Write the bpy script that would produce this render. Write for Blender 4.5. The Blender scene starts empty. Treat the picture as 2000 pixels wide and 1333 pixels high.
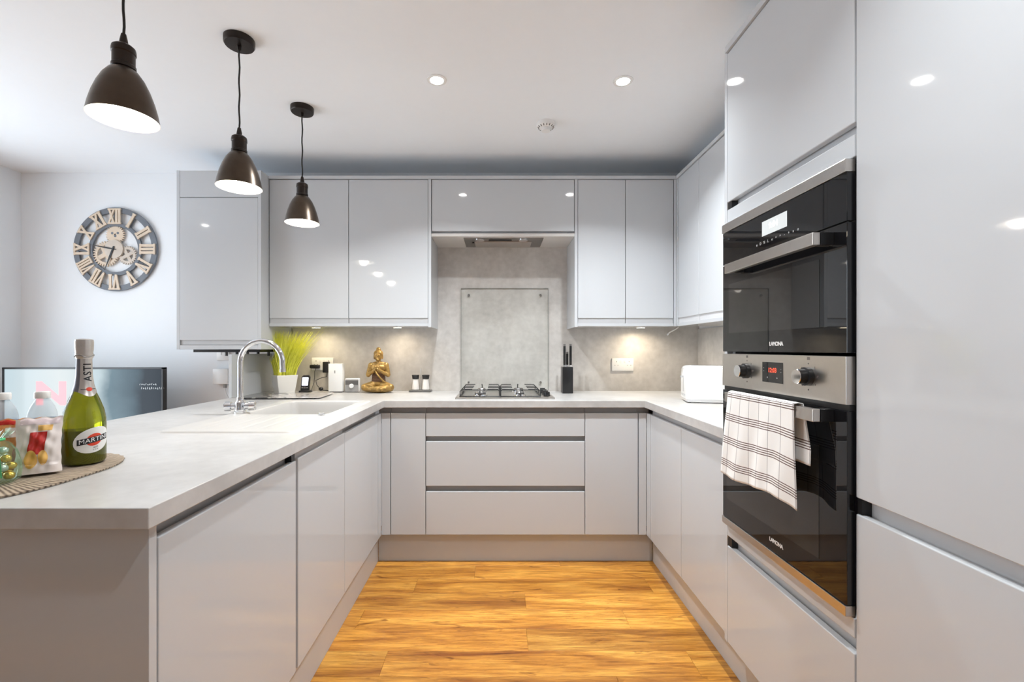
import bpy, bmesh, math, random
from mathutils import Vector, Matrix, noise as mnoise
random.seed(7)
S = bpy.context.scene
COL = S.collection
PI = math.pi

# ------------------------------------------------------------------ camera, world, exposure
EYE = 1.23
cam = bpy.data.cameras.new('camera')
cam.lens = 16.0; cam.sensor_width = 36.0; cam.sensor_fit = 'HORIZONTAL'
cam.shift_x = 0.014; cam.shift_y = 0.00725
cam.clip_start = 0.02
co = bpy.data.objects.new('camera', cam); COL.objects.link(co)
co.location = (0, 0, EYE); co.rotation_euler = (PI/2, 0, 0)
S.camera = co

w = bpy.data.worlds.new('world'); S.world = w; w.use_nodes = True
bg = w.node_tree.nodes['Background']
bg.inputs[0].default_value = (0.80, 0.90, 1.0, 1); bg.inputs[1].default_value = 4.3

S.view_settings.view_transform = 'Standard'; S.view_settings.look = 'None'
S.view_settings.exposure = 0.60; S.view_settings.gamma = 1.0
S.view_settings.use_curve_mapping = False
S.cycles.max_bounces = 12; S.cycles.diffuse_bounces = 6; S.cycles.glossy_bounces = 5
S.cycles.transparent_max_bounces = 16; S.cycles.sample_clamp_indirect = 6.0
S.cycles.blur_glossy = 0.6

P_SPOT, P_PEND, P_UNDER = 11.0, 1.9, 0.46
C_SPOT = (0.925, 0.97, 1.0); C_PEND = (1.0, 0.93, 0.84); C_UNDER = (1.0, 0.84, 0.62)

# key dimensions (metres)
CEIL = 2.454
YB = 3.17          # back wall
XL, XR = -3.32, 1.40
YR = -0.90         # wall behind
WT = 0.936         # worktop top
WB = 0.896         # worktop underside
DY = 2.581         # back base door plane
LX = -0.660        # left base door plane
RX = 0.845         # right base door plane
TX = 0.828         # tall unit door plane
UY = 2.845         # wall cupboard door plane
UX = 1.12          # right wall cupboard door plane
PZ = 0.172         # bottom of base doors

# ------------------------------------------------------------------ materials
MATS = {}
def nt(name):
    m = bpy.data.materials.new(name); m.use_nodes = True
    MATS[name] = m
    return m, m.node_tree.nodes, m.node_tree.links, m.node_tree.nodes['Principled BSDF']
def pbr(name, col, rough=0.5, metal=0.0, spec=0.5, coat=0.0, trans=0.0, ior=1.5, emit=None, es=0.0, alpha=1.0, noise=0.0, nscale=20.0):
    m, N, L, b = nt(name)
    b.inputs['Base Color'].default_value = (*col, 1)
    b.inputs['Roughness'].default_value = rough
    b.inputs['Metallic'].default_value = metal
    b.inputs['Specular IOR Level'].default_value = spec
    b.inputs['IOR'].default_value = ior
    b.inputs['Coat Weight'].default_value = coat
    b.inputs['Coat Roughness'].default_value = 0.03
    b.inputs['Transmission Weight'].default_value = trans
    b.inputs['Alpha'].default_value = alpha
    if emit:
        b.inputs['Emission Color'].default_value = (*emit, 1)
        b.inputs['Emission Strength'].default_value = es
    if noise > 0:
        tc = N.new('ShaderNodeTexCoord'); n = N.new('ShaderNodeTexNoise')
        n.inputs['Scale'].default_value = nscale; n.inputs['Detail'].default_value = 5
        L.new(tc.outputs['Object'], n.inputs['Vector'])
        mx = N.new('ShaderNodeMix'); mx.data_type = 'RGBA'
        mx.inputs[6].default_value = (*[c*(1-noise) for c in col], 1)
        mx.inputs[7].default_value = (*[min(1, c*(1+noise)) for c in col], 1)
        L.new(n.outputs['Fac'], mx.inputs[0]); L.new(mx.outputs[2], b.inputs['Base Color'])
    return m

GLOSS = pbr('cabinet_gloss', (0.545, 0.565, 0.588), 0.05, spec=0.42, noise=0.012, nscale=3)
CARC = pbr('carcass_grey', (0.47, 0.48, 0.495), 0.35, noise=0.02)
RAIL = pbr('handle_rail_grey', (0.385, 0.385, 0.39), 0.3, noise=0.02)
RAILL = pbr('handle_rail_pale', (0.62, 0.63, 0.65), 0.25, noise=0.02)
PANEL_UNDER = pbr('under_panel', (0.60, 0.575, 0.55), 0.3, noise=0.02)
PLINTH = pbr('plinth_grey', (0.56, 0.585, 0.615), 0.28, noise=0.03, nscale=6)
CEILM = pbr('ceiling_paint', (0.87, 0.90, 0.93), 0.9, noise=0.01)
WALLD = pbr('wall_paint_rear_darkened', (0.42, 0.425, 0.43), 0.85, noise=0.01)  # unseen rear wall, made dark grey to cut bounce onto the end panel
WALLM = pbr('wall_paint', (0.85, 0.87, 0.89), 0.85, noise=0.01)
CHROME = pbr('chrome', (0.82, 0.83, 0.85), 0.06, 1.0)
STEEL = pbr('brushed_steel', (0.62, 0.585, 0.55), 0.28, 1.0, noise=0.04, nscale=60)
STEELD = pbr('dark_steel', (0.30, 0.29, 0.28), 0.35, 1.0, noise=0.04)
BGLASS = pbr('black_glass', (0.006, 0.006, 0.007), 0.02, spec=0.6, noise=0.1)
BWIN = pbr('oven_window_glass', (0.022, 0.021, 0.020), 0.02, spec=0.7, noise=0.1)
BLACK = pbr('black_plastic', (0.012, 0.012, 0.013), 0.3, noise=0.1)
BLACKM = pbr('black_iron', (0.02, 0.02, 0.02), 0.45, noise=0.2, nscale=80)
WPLAS = pbr('white_plastic', (0.85, 0.85, 0.84), 0.3, noise=0.01)
WGLOSS = pbr('white_gloss', (0.86, 0.86, 0.85), 0.08, noise=0.01)
GREYP = pbr('grey_plastic', (0.33, 0.32, 0.31), 0.35, noise=0.03)
GREYD = pbr('dark_grey_plastic', (0.12, 0.115, 0.11), 0.35, noise=0.03)
CREAM = pbr('composite_cream', (0.53, 0.515, 0.495), 0.35, noise=0.02, nscale=150)
BRONZE = pbr('antique_bronze', (0.075, 0.055, 0.040), 0.28, 0.75, noise=0.25, nscale=25)
BRONZED = pbr('dark_bronze', (0.030, 0.022, 0.018), 0.32, 0.6, noise=0.2, nscale=25)
CORD = pbr('black_cord', (0.012, 0.011, 0.010), 0.6, noise=0.2, nscale=300)
SHADEIN = pbr('shade_white_enamel', (0.90, 0.88, 0.82), 0.4, noise=0.01)
BULB = pbr('lit_bulb', (1, 1, 1), 0.3, emit=(1.0, 0.88, 0.66), es=30.0, noise=0.01)
LENS = pbr('lit_spot_lens', (1, 1, 1), 0.3, emit=(1.0, 0.97, 0.92), es=60.0, noise=0.01)
LENSW = pbr('lit_warm_lens', (1, 1, 1), 0.3, emit=(1.0, 0.85, 0.6), es=25.0, noise=0.01)
GOLD = pbr('statue_gold', (0.36, 0.22, 0.065), 0.34, 0.45, noise=0.95, nscale=55)
SASH = pbr('statue_brown', (0.15, 0.075, 0.04), 0.45, 0.2, noise=0.4, nscale=60)
SLATE = pbr('clock_slate', (0.16, 0.175, 0.20), 0.55, noise=0.2, nscale=12)
CLOCKW = pbr('clock_pale_wood', (0.70, 0.57, 0.44), 0.6, noise=0.12, nscale=30)
CLOCKW2 = pbr('clock_pale_disc', (0.62, 0.54, 0.46), 0.6, noise=0.12, nscale=30)
SALT = pbr('white_salt', (0.85, 0.80, 0.75), 0.7, noise=0.05, nscale=200)
INKB = pbr('black_ink', (0.015, 0.015, 0.017), 0.5, noise=0.05)
INKW = pbr('white_ink', (0.85, 0.85, 0.85), 0.5, noise=0.02)
INKR = pbr('red_ink', (0.68, 0.055, 0.02), 0.5, noise=0.05)
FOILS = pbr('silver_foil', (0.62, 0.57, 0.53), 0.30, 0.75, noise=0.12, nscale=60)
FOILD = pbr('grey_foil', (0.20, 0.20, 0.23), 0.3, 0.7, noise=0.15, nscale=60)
LABELW = pbr('paper_label', (0.80, 0.79, 0.76), 0.55, noise=0.03)
BLUEL = pbr('blue_film', (0.01, 0.19, 0.50), 0.3, noise=0.15, nscale=40)
GREENR = pbr('green_ribbon', (0.08, 0.50, 0.20), 0.4, noise=0.3, nscale=60)
FOILG = pbr('gold_foil', (0.75, 0.48, 0.10), 0.25, 0.8, noise=0.3, nscale=80)
FOILP = pbr('pale_foil', (0.60, 0.64, 0.60), 0.25, 0.6, noise=0.35, nscale=80)
FOILT = pbr('teal_foil', (0.20, 0.42, 0.42), 0.25, 0.6, noise=0.35, nscale=80)
POT = pbr('white_ceramic', (0.84, 0.83, 0.80), 0.25, noise=0.02)
SOIL = pbr('dark_soil', (0.05, 0.06, 0.02), 0.9, noise=0.4, nscale=100)
SCRG = pbr('pale_lcd', (0.45, 0.47, 0.47), 0.2, emit=(0.50, 0.53, 0.54), es=0.45, noise=0.02)
LCDW = pbr('lcd_white', (0.8, 0.8, 0.9), 0.2, emit=(0.85, 0.88, 1.0), es=0.8, noise=0.02)
DIGW = pbr('digits_white', (0.9, 0.9, 0.9), 0.3, emit=(1, 1, 1), es=1.2, noise=0.01)
DIGR = pbr('digits_red', (0.9, 0.1, 0.05), 0.3, emit=(1.0, 0.07, 0.03), es=0.9, noise=0.01)
ICON = pbr('panel_icon', (0.55, 0.55, 0.55), 0.5, noise=0.02)
ICOND = pbr('panel_icon_dark', (0.14, 0.12, 0.11), 0.5, noise=0.02)
BLADE = pbr('grass_blade', (0.80, 0.84, 0.10), 0.45, noise=0.3, nscale=45)
TVN = pbr('tv_red_letter', (0.5, 0.1, 0.1), 0.3, emit=(0.85, 0.28, 0.32), es=0.75, noise=0.02)
TVT = pbr('tv_pale_text', (0.5, 0.5, 0.5), 0.3, emit=(0.42, 0.48, 0.52), es=0.7, noise=0.02)
BORDER = pbr('glass_edge_green', (0.30, 0.31, 0.29), 0.15, noise=0.05)
WOODD = pbr('dark_tv_unit', (0.10, 0.085, 0.075), 0.4, noise=0.2, nscale=8)
COPPER = pbr('copper_pipe', (0.55, 0.28, 0.16), 0.25, 1.0, noise=0.1)
CRISPY = pbr('crisp_picture', (0.78, 0.46, 0.12), 0.4, noise=0.25, nscale=60)
PACKR = pbr('packet_red', (0.50, 0.018, 0.012), 0.25, noise=0.1, nscale=30)
PACKO = pbr('packet_orange', (0.72, 0.30, 0.10), 0.25, noise=0.2, nscale=30)

def glass_arch(name, tint=(1, 1, 1), rough=0.0, dens=0.0, col=(0.9, 0.95, 0.93)):
    m, N, L, b = nt(name)
    N.remove(b)
    out = N['Material Output']
    tr = N.new('ShaderNodeBsdfTransparent'); tr.inputs[0].default_value = (*tint, 1)
    gl = N.new('ShaderNodeBsdfGlossy'); gl.inputs['Roughness'].default_value = rough
    fr = N.new('ShaderNodeFresnel'); fr.inputs[0].default_value = 1.45
    mx = N.new('ShaderNodeMixShader')
    ge = N.new('ShaderNodeNewGeometry'); sb = N.new('ShaderNodeMath'); sb.operation = 'SUBTRACT'; sb.inputs[0].default_value = 1.0
    L.new(ge.outputs['Backfacing'], sb.inputs[1]); mu = N.new('ShaderNodeMath'); mu.operation = 'MULTIPLY'
    L.new(fr.outputs[0], mu.inputs[0]); L.new(sb.outputs[0], mu.inputs[1])
    L.new(mu.outputs[0], mx.inputs[0]); L.new(tr.outputs[0], mx.inputs[1]); L.new(gl.outputs[0], mx.inputs[2])
    last = mx
    if dens > 0:
        df = N.new('ShaderNodeBsdfDiffuse'); df.inputs[0].default_value = (*col, 1)
        m2 = N.new('ShaderNodeMixShader'); m2.inputs[0].default_value = dens
        L.new(mx.outputs[0], m2.inputs[1]); L.new(df.outputs[0], m2.inputs[2]); last = m2
    L.new(last.outputs[0], out.inputs[0])
    return m
PANE = glass_arch('window_glass')
CLEARG = glass_arch('clear_glass_panel', (0.985, 0.99, 0.985), 0.0)
PETC = glass_arch('clear_bottle_plastic', (0.92, 0.95, 0.97), 0.05, 0.30, (0.85, 0.88, 0.90))
ORGANZA = glass_arch('green_organza', (0.90, 0.98, 0.92), 0.25, 0.08, (0.35, 0.75, 0.50))
JARG = glass_arch('shaker_glass', (0.95, 0.95, 0.95), 0.02, 0.05)
CELLO = glass_arch('packet_clear_film', (0.95, 0.9, 0.88), 0.1, 0.35, (0.85, 0.78, 0.74))

def stone(name, c0, c1, rough=0.34):
    m, N, L, b = nt(name)
    tc = N.new('ShaderNodeTexCoord')
    n1 = N.new('ShaderNodeTexNoise'); n1.inputs['Scale'].default_value = 2.6; n1.inputs['Detail'].default_value = 8; n1.inputs['Roughness'].default_value = 0.62
    n2 = N.new('ShaderNodeTexNoise'); n2.inputs['Scale'].default_value = 26; n2.inputs['Detail'].default_value = 6
    L.new(tc.outputs['Object'], n1.inputs['Vector']); L.new(tc.outputs['Object'], n2.inputs['Vector'])
    ad = N.new('ShaderNodeMath'); ad.operation = 'MULTIPLY_ADD'; ad.inputs[1].default_value = 0.35
    L.new(n2.outputs['Fac'], ad.inputs[0]); L.new(n1.outputs['Fac'], ad.inputs[2])
    cr = N.new('ShaderNodeValToRGB')
    cr.color_ramp.elements[0].position = 0.42; cr.color_ramp.elements[0].color = (*c0, 1)
    cr.color_ramp.elements[1].position = 0.92; cr.color_ramp.elements[1].color = (*c1, 1)
    L.new(ad.outputs[0], cr.inputs[0]); L.new(cr.outputs[0], b.inputs['Base Color'])
    b.inputs['Roughness'].default_value = rough
    bp = N.new('ShaderNodeBump'); bp.inputs['Strength'].default_value = 0.05; bp.inputs['Distance'].default_value = 0.002
    L.new(n2.outputs['Fac'], bp.inputs['Height']); L.new(bp.outputs[0], b.inputs['Normal'])
    return m
WORKM = stone('worktop_laminate', (0.39, 0.382, 0.373), (0.59, 0.58, 0.57), 0.30)
SPLASHM = stone('splashback_laminate', (0.40, 0.378, 0.355), (0.70, 0.675, 0.645), 0.38)

def wood_floor():
    m, N, L, b = nt('oak_floor_plank')
    tc = N.new('ShaderNodeTexCoord'); oi = N.new('ShaderNodeObjectInfo')
    sc = N.new('ShaderNodeVectorMath'); sc.operation = 'SCALE'
    cmb = N.new('ShaderNodeCombineXYZ')
    for i, k in enumerate((37.0, 91.0, 53.0)):
        mu = N.new('ShaderNodeMath'); mu.operation = 'MULTIPLY'; mu.inputs[1].default_value = k
        L.new(oi.outputs['Random'], mu.inputs[0]); L.new(mu.outputs[0], cmb.inputs[i])
    ad = N.new('ShaderNodeVectorMath'); ad.operation = 'ADD'
    L.new(tc.outputs['Object'], ad.inputs[0]); L.new(cmb.outputs[0], ad.inputs[1])
    def nz(sx, sy, scale, det, dist=0.0, rough=0.55):
        mp = N.new('ShaderNodeMapping'); mp.inputs['Scale'].default_value = (sx, sy, 1)
        L.new(ad.outputs[0], mp.inputs[0])
        n = N.new('ShaderNodeTexNoise'); n.inputs['Scale'].default_value = scale; n.inputs['Detail'].default_value = det
        n.inputs['Distortion'].default_value = dist; n.inputs['Roughness'].default_value = rough
        L.new(mp.outputs[0], n.inputs['Vector']); return n
    big = nz(1.1, 9, 1.6, 5, 0.6)
    fine = nz(5, 80, 1.4, 8, 0.8, 0.7)
    knot = nz(5.5, 20, 1.0, 3, 1.2)
    r1 = N.new('ShaderNodeValToRGB'); e = r1.color_ramp.elements
    e[0].position = 0.28; e[0].color = (0.27, 0.085, 0.013, 1)
    e[1].position = 0.70; e[1].color = (0.78, 0.405, 0.08, 1)
    x = r1.color_ramp.elements.new(0.48); x.color = (0.56, 0.245, 0.038, 1)
    L.new(big.outputs['Fac'], r1.inputs[0])
    r2 = N.new('ShaderNodeValToRGB'); e = r2.color_ramp.elements
    e[0].position = 0.36; e[0].color = (0.52, 0.44, 0.36, 1); e[1].position = 0.60; e[1].color = (1.06, 1.05, 1.03, 1)
    L.new(fine.outputs['Fac'], r2.inputs[0])
    r3 = N.new('ShaderNodeValToRGB'); e = r3.color_ramp.elements
    e[0].position = 0.62; e[0].color = (1, 1, 1, 1); e[1].position = 0.74; e[1].color = (0.38, 0.28, 0.2, 1)
    L.new(knot.outputs['Fac'], r3.inputs[0])
    m1 = N.new('ShaderNodeMix'); m1.data_type = 'RGBA'; m1.blend_type = 'MULTIPLY'; m1.inputs[0].default_value = 0.95
    L.new(r1.outputs[0], m1.inputs[6]); L.new(r2.outputs[0], m1.inputs[7])
    m2 = N.new('ShaderNodeMix'); m2.data_type = 'RGBA'; m2.blend_type = 'MULTIPLY'; m2.inputs[0].default_value = 0.9
    L.new(m1.outputs[2], m2.inputs[6]); L.new(r3.outputs[0], m2.inputs[7])
    # tone per plank
    mr = N.new('ShaderNodeMapRange'); mr.inputs[3].default_value = 0.82; mr.inputs[4].default_value = 1.18
    L.new(oi.outputs['Random'], mr.inputs[0])
    m3 = N.new('ShaderNodeVectorMath'); m3.operation = 'SCALE'
    L.new(m2.outputs[2], m3.inputs[0]); L.new(mr.outputs[0], m3.inputs['Scale'])
    L.new(m3.outputs[0], b.inputs['Base Color'])
    b.inputs['Roughness'].default_value = 0.34
    bp = N.new('ShaderNodeBump'); bp.inputs['Strength'].default_value = 0.12; bp.inputs['Distance'].default_value = 0.001
    L.new(fine.outputs['Fac'], bp.inputs['Height']); L.new(bp.outputs[0], b.inputs['Normal'])
    return m
WOOD = wood_floor()

def bottle_glass():
    m, N, L, b = nt('green_bottle_glass')
    tc = N.new('ShaderNodeTexCoord'); sp = N.new('ShaderNodeSeparateXYZ'); L.new(tc.outputs['Object'], sp.inputs[0])
    b.inputs['Base Color'].default_value = (0.10, 0.115, 0.004, 1)
    b.inputs['Roughness'].default_value = 0.03
    b.inputs['Transmission Weight'].default_value = 0.75
    n = N.new('ShaderNodeTexNoise'); n.inputs['Scale'].default_value = 9
    L.new(tc.outputs['Object'], n.inputs['Vector'])
    mx = N.new('ShaderNodeMix'); mx.data_type = 'RGBA'
    mx.inputs[6].default_value = (0.24, 0.25, 0.006, 1); mx.inputs[7].default_value = (0.36, 0.37, 0.012, 1)
    L.new(n.outputs['Fac'], mx.inputs[0]); L.new(mx.outputs[2], b.inputs['Base Color'])
    return m
BOTTLE = bottle_glass()
WINE = pbr('bottle_contents', (0.012, 0.016, 0.003), 0.15, noise=0.2)

def towel_mat():
    m, N, L, b = nt('checked_towel')
    uv = N.new('ShaderNodeUVMap'); sp = N.new('ShaderNodeSeparateXYZ'); L.new(uv.outputs[0], sp.inputs[0])
    def band(src, period, centre, half, off=0.0):
        a = N.new('ShaderNodeMath'); a.operation = 'ADD'; a.inputs[1].default_value = off; L.new(src, a.inputs[0])
        md = N.new('ShaderNodeMath'); md.operation = 'FLOORED_MODULO'; md.inputs[1].default_value = period; L.new(a.outputs[0], md.inputs[0])
        sb = N.new('ShaderNodeMath'); sb.operation = 'SUBTRACT'; sb.inputs[1].default_value = centre; L.new(md.outputs[0], sb.inputs[0])
        ab = N.new('ShaderNodeMath'); ab.operation = 'ABSOLUTE'; L.new(sb.outputs[0], ab.inputs[0])
        lt = N.new('ShaderNodeMath'); lt.operation = 'LESS_THAN'; lt.inputs[1].default_value = half; L.new(ab.outputs[0], lt.inputs[0])
        return lt.outputs[0]
    def mx2(a, bb):
        k = N.new('ShaderNodeMath'); k.operation = 'MAXIMUM'; L.new(a, k.inputs[0]); L.new(bb, k.inputs[1]); return k.outputs[0]
    v = sp.outputs[1]; u = sp.outputs[0]
    h = None
    for c in (0.030, 0.0365, 0.043, 0.0495):
        t = band(v, 0.074, c, 0.0013); h = t if h is None else mx2(h, t)
    wv = band(u, 0.052, 0.026, 0.0013)
    br = N.new('ShaderNodeTexNoise'); br.inputs['Scale'].default_value = 900
    L.new(uv.outputs[0], br.inputs['Vector'])
    m1 = N.new('ShaderNodeMix'); m1.data_type = 'RGBA'
    m1.inputs[6].default_value = (0.84, 0.83, 0.81, 1); m1.inputs[7].default_value = (0.42, 0.40, 0.40, 1)
    L.new(wv, m1.inputs[0])
    m2 = N.new('ShaderNodeMix'); m2.data_type = 'RGBA'; m2.inputs[7].default_value = (0.12, 0.07, 0.06, 1)
    L.new(h, m2.inputs[0]); L.new(m1.outputs[2], m2.inputs[6])
    L.new(m2.outputs[2], b.inputs['Base Color'])
    b.inputs['Roughness'].default_value = 0.95
    bp = N.new('ShaderNodeBump'); bp.inputs['Strength'].default_value = 0.35; bp.inputs['Distance'].default_value = 0.001
    L.new(br.outputs['Fac'], bp.inputs['Height']); L.new(bp.outputs[0], b.inputs['Normal'])
    return m
TOWEL = towel_mat()

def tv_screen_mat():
    m, N, L, b = nt('tv_picture_with_reflection')
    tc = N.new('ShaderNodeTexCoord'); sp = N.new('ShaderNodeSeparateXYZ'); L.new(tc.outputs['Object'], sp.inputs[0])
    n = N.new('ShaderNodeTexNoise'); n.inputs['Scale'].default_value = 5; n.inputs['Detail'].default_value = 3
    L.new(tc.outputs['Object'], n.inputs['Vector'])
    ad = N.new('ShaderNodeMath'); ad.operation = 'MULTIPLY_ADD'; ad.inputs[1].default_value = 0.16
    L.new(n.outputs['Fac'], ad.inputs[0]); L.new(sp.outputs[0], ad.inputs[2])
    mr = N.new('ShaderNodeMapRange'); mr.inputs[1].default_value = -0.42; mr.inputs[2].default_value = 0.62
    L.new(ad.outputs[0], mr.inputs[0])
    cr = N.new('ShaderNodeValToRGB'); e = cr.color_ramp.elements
    e[0].position = 0.0; e[0].color = (0.62, 0.76, 0.82, 1)  # pale left side: window reflection painted into the screen's emission
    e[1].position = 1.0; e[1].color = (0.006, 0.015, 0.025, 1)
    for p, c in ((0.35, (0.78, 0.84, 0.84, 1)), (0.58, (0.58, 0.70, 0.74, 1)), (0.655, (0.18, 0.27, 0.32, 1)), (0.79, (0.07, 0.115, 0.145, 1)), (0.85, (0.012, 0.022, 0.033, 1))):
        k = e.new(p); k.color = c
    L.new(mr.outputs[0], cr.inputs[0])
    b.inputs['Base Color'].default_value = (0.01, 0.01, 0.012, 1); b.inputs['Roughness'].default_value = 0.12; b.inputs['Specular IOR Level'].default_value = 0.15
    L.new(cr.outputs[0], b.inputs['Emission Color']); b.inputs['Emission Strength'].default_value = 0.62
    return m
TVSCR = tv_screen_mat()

def mat_weave():
    m, N, L, b = nt('woven_placemat')
    tc = N.new('ShaderNodeTexCoord'); sp = N.new('ShaderNodeSeparateXYZ'); L.new(tc.outputs['Object'], sp.inputs[0])
    at = N.new('ShaderNodeMath'); at.operation = 'ARCTAN2'; L.new(sp.outputs[1], at.inputs[0]); L.new(sp.outputs[0], at.inputs[1])
    mu = N.new('ShaderNodeMath'); mu.operation = 'MULTIPLY'; mu.inputs[1].default_value = 150; L.new(at.outputs[0], mu.inputs[0])
    sn = N.new('ShaderNodeMath'); sn.operation = 'SINE'; L.new(mu.outputs[0], sn.inputs[0])
    n = N.new('ShaderNodeTexNoise'); n.inputs['Scale'].default_value = 60; L.new(tc.outputs['Object'], n.inputs['Vector'])
    ad = N.new('ShaderNodeMath'); ad.operation = 'MULTIPLY_ADD'; ad.inputs[1].default_value = 1.6; L.new(n.outputs['Fac'], ad.inputs[0]); L.new(sn.outputs[0], ad.inputs[2])
    cr = N.new('ShaderNodeValToRGB'); e = cr.color_ramp.elements
    e[0].position = 0.05; e[0].color = (0.09, 0.06, 0.04, 1); e[1].position = 0.75; e[1].color = (0.42, 0.34, 0.255, 1)
    mr = N.new('ShaderNodeMapRange'); mr.inputs[1].default_value = -0.4; mr.inputs[2].default_value = 2.0
    L.new(ad.outputs[0], mr.inputs[0]); L.new(mr.outputs[0], cr.inputs[0]); L.new(cr.outputs[0], b.inputs['Base Color'])
    b.inputs['Roughness'].default_value = 0.8
    return m
WEAVE = mat_weave()

def saver_mat():
    m, N, L, b = nt('printed_glass_board')
    tc = N.new('ShaderNodeTexCoord')
    n = N.new('ShaderNodeTexNoise'); n.inputs['Scale'].default_value = 16; n.inputs['Detail'].default_value = 7; n.inputs['Distortion'].default_value = 1.2
    L.new(tc.outputs['Object'], n.inputs['Vector'])
    sp = N.new('ShaderNodeSeparateXYZ'); L.new(tc.outputs['Object'], sp.inputs[0])
    ad = N.new('ShaderNodeMath'); ad.operation = 'MULTIPLY_ADD'; ad.inputs[1].default_value = -0.9
    L.new(sp.outputs[0], ad.inputs[0]); L.new(n.outputs['Fac'], ad.inputs[2])
    cr = N.new('ShaderNodeValToRGB'); e = cr.color_ramp.elements
    e[0].position = 0.50; e[0].color = (0.62, 0.58, 0.55, 1); e[1].position = 0.62; e[1].color = (0.06, 0.06, 0.06, 1)
    L.new(ad.outputs[0], cr.inputs[0]); L.new(cr.outputs[0], b.inputs['Base Color'])
    b.inputs['Roughness'].default_value = 0.04
    return m
SAVER = saver_mat()

# ------------------------------------------------------------------ geometry helpers
def origin_of(o):
    v = Vector((0, 0, 0))
    while o is not None:
        v += o.location; o = o.parent
    return v

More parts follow.
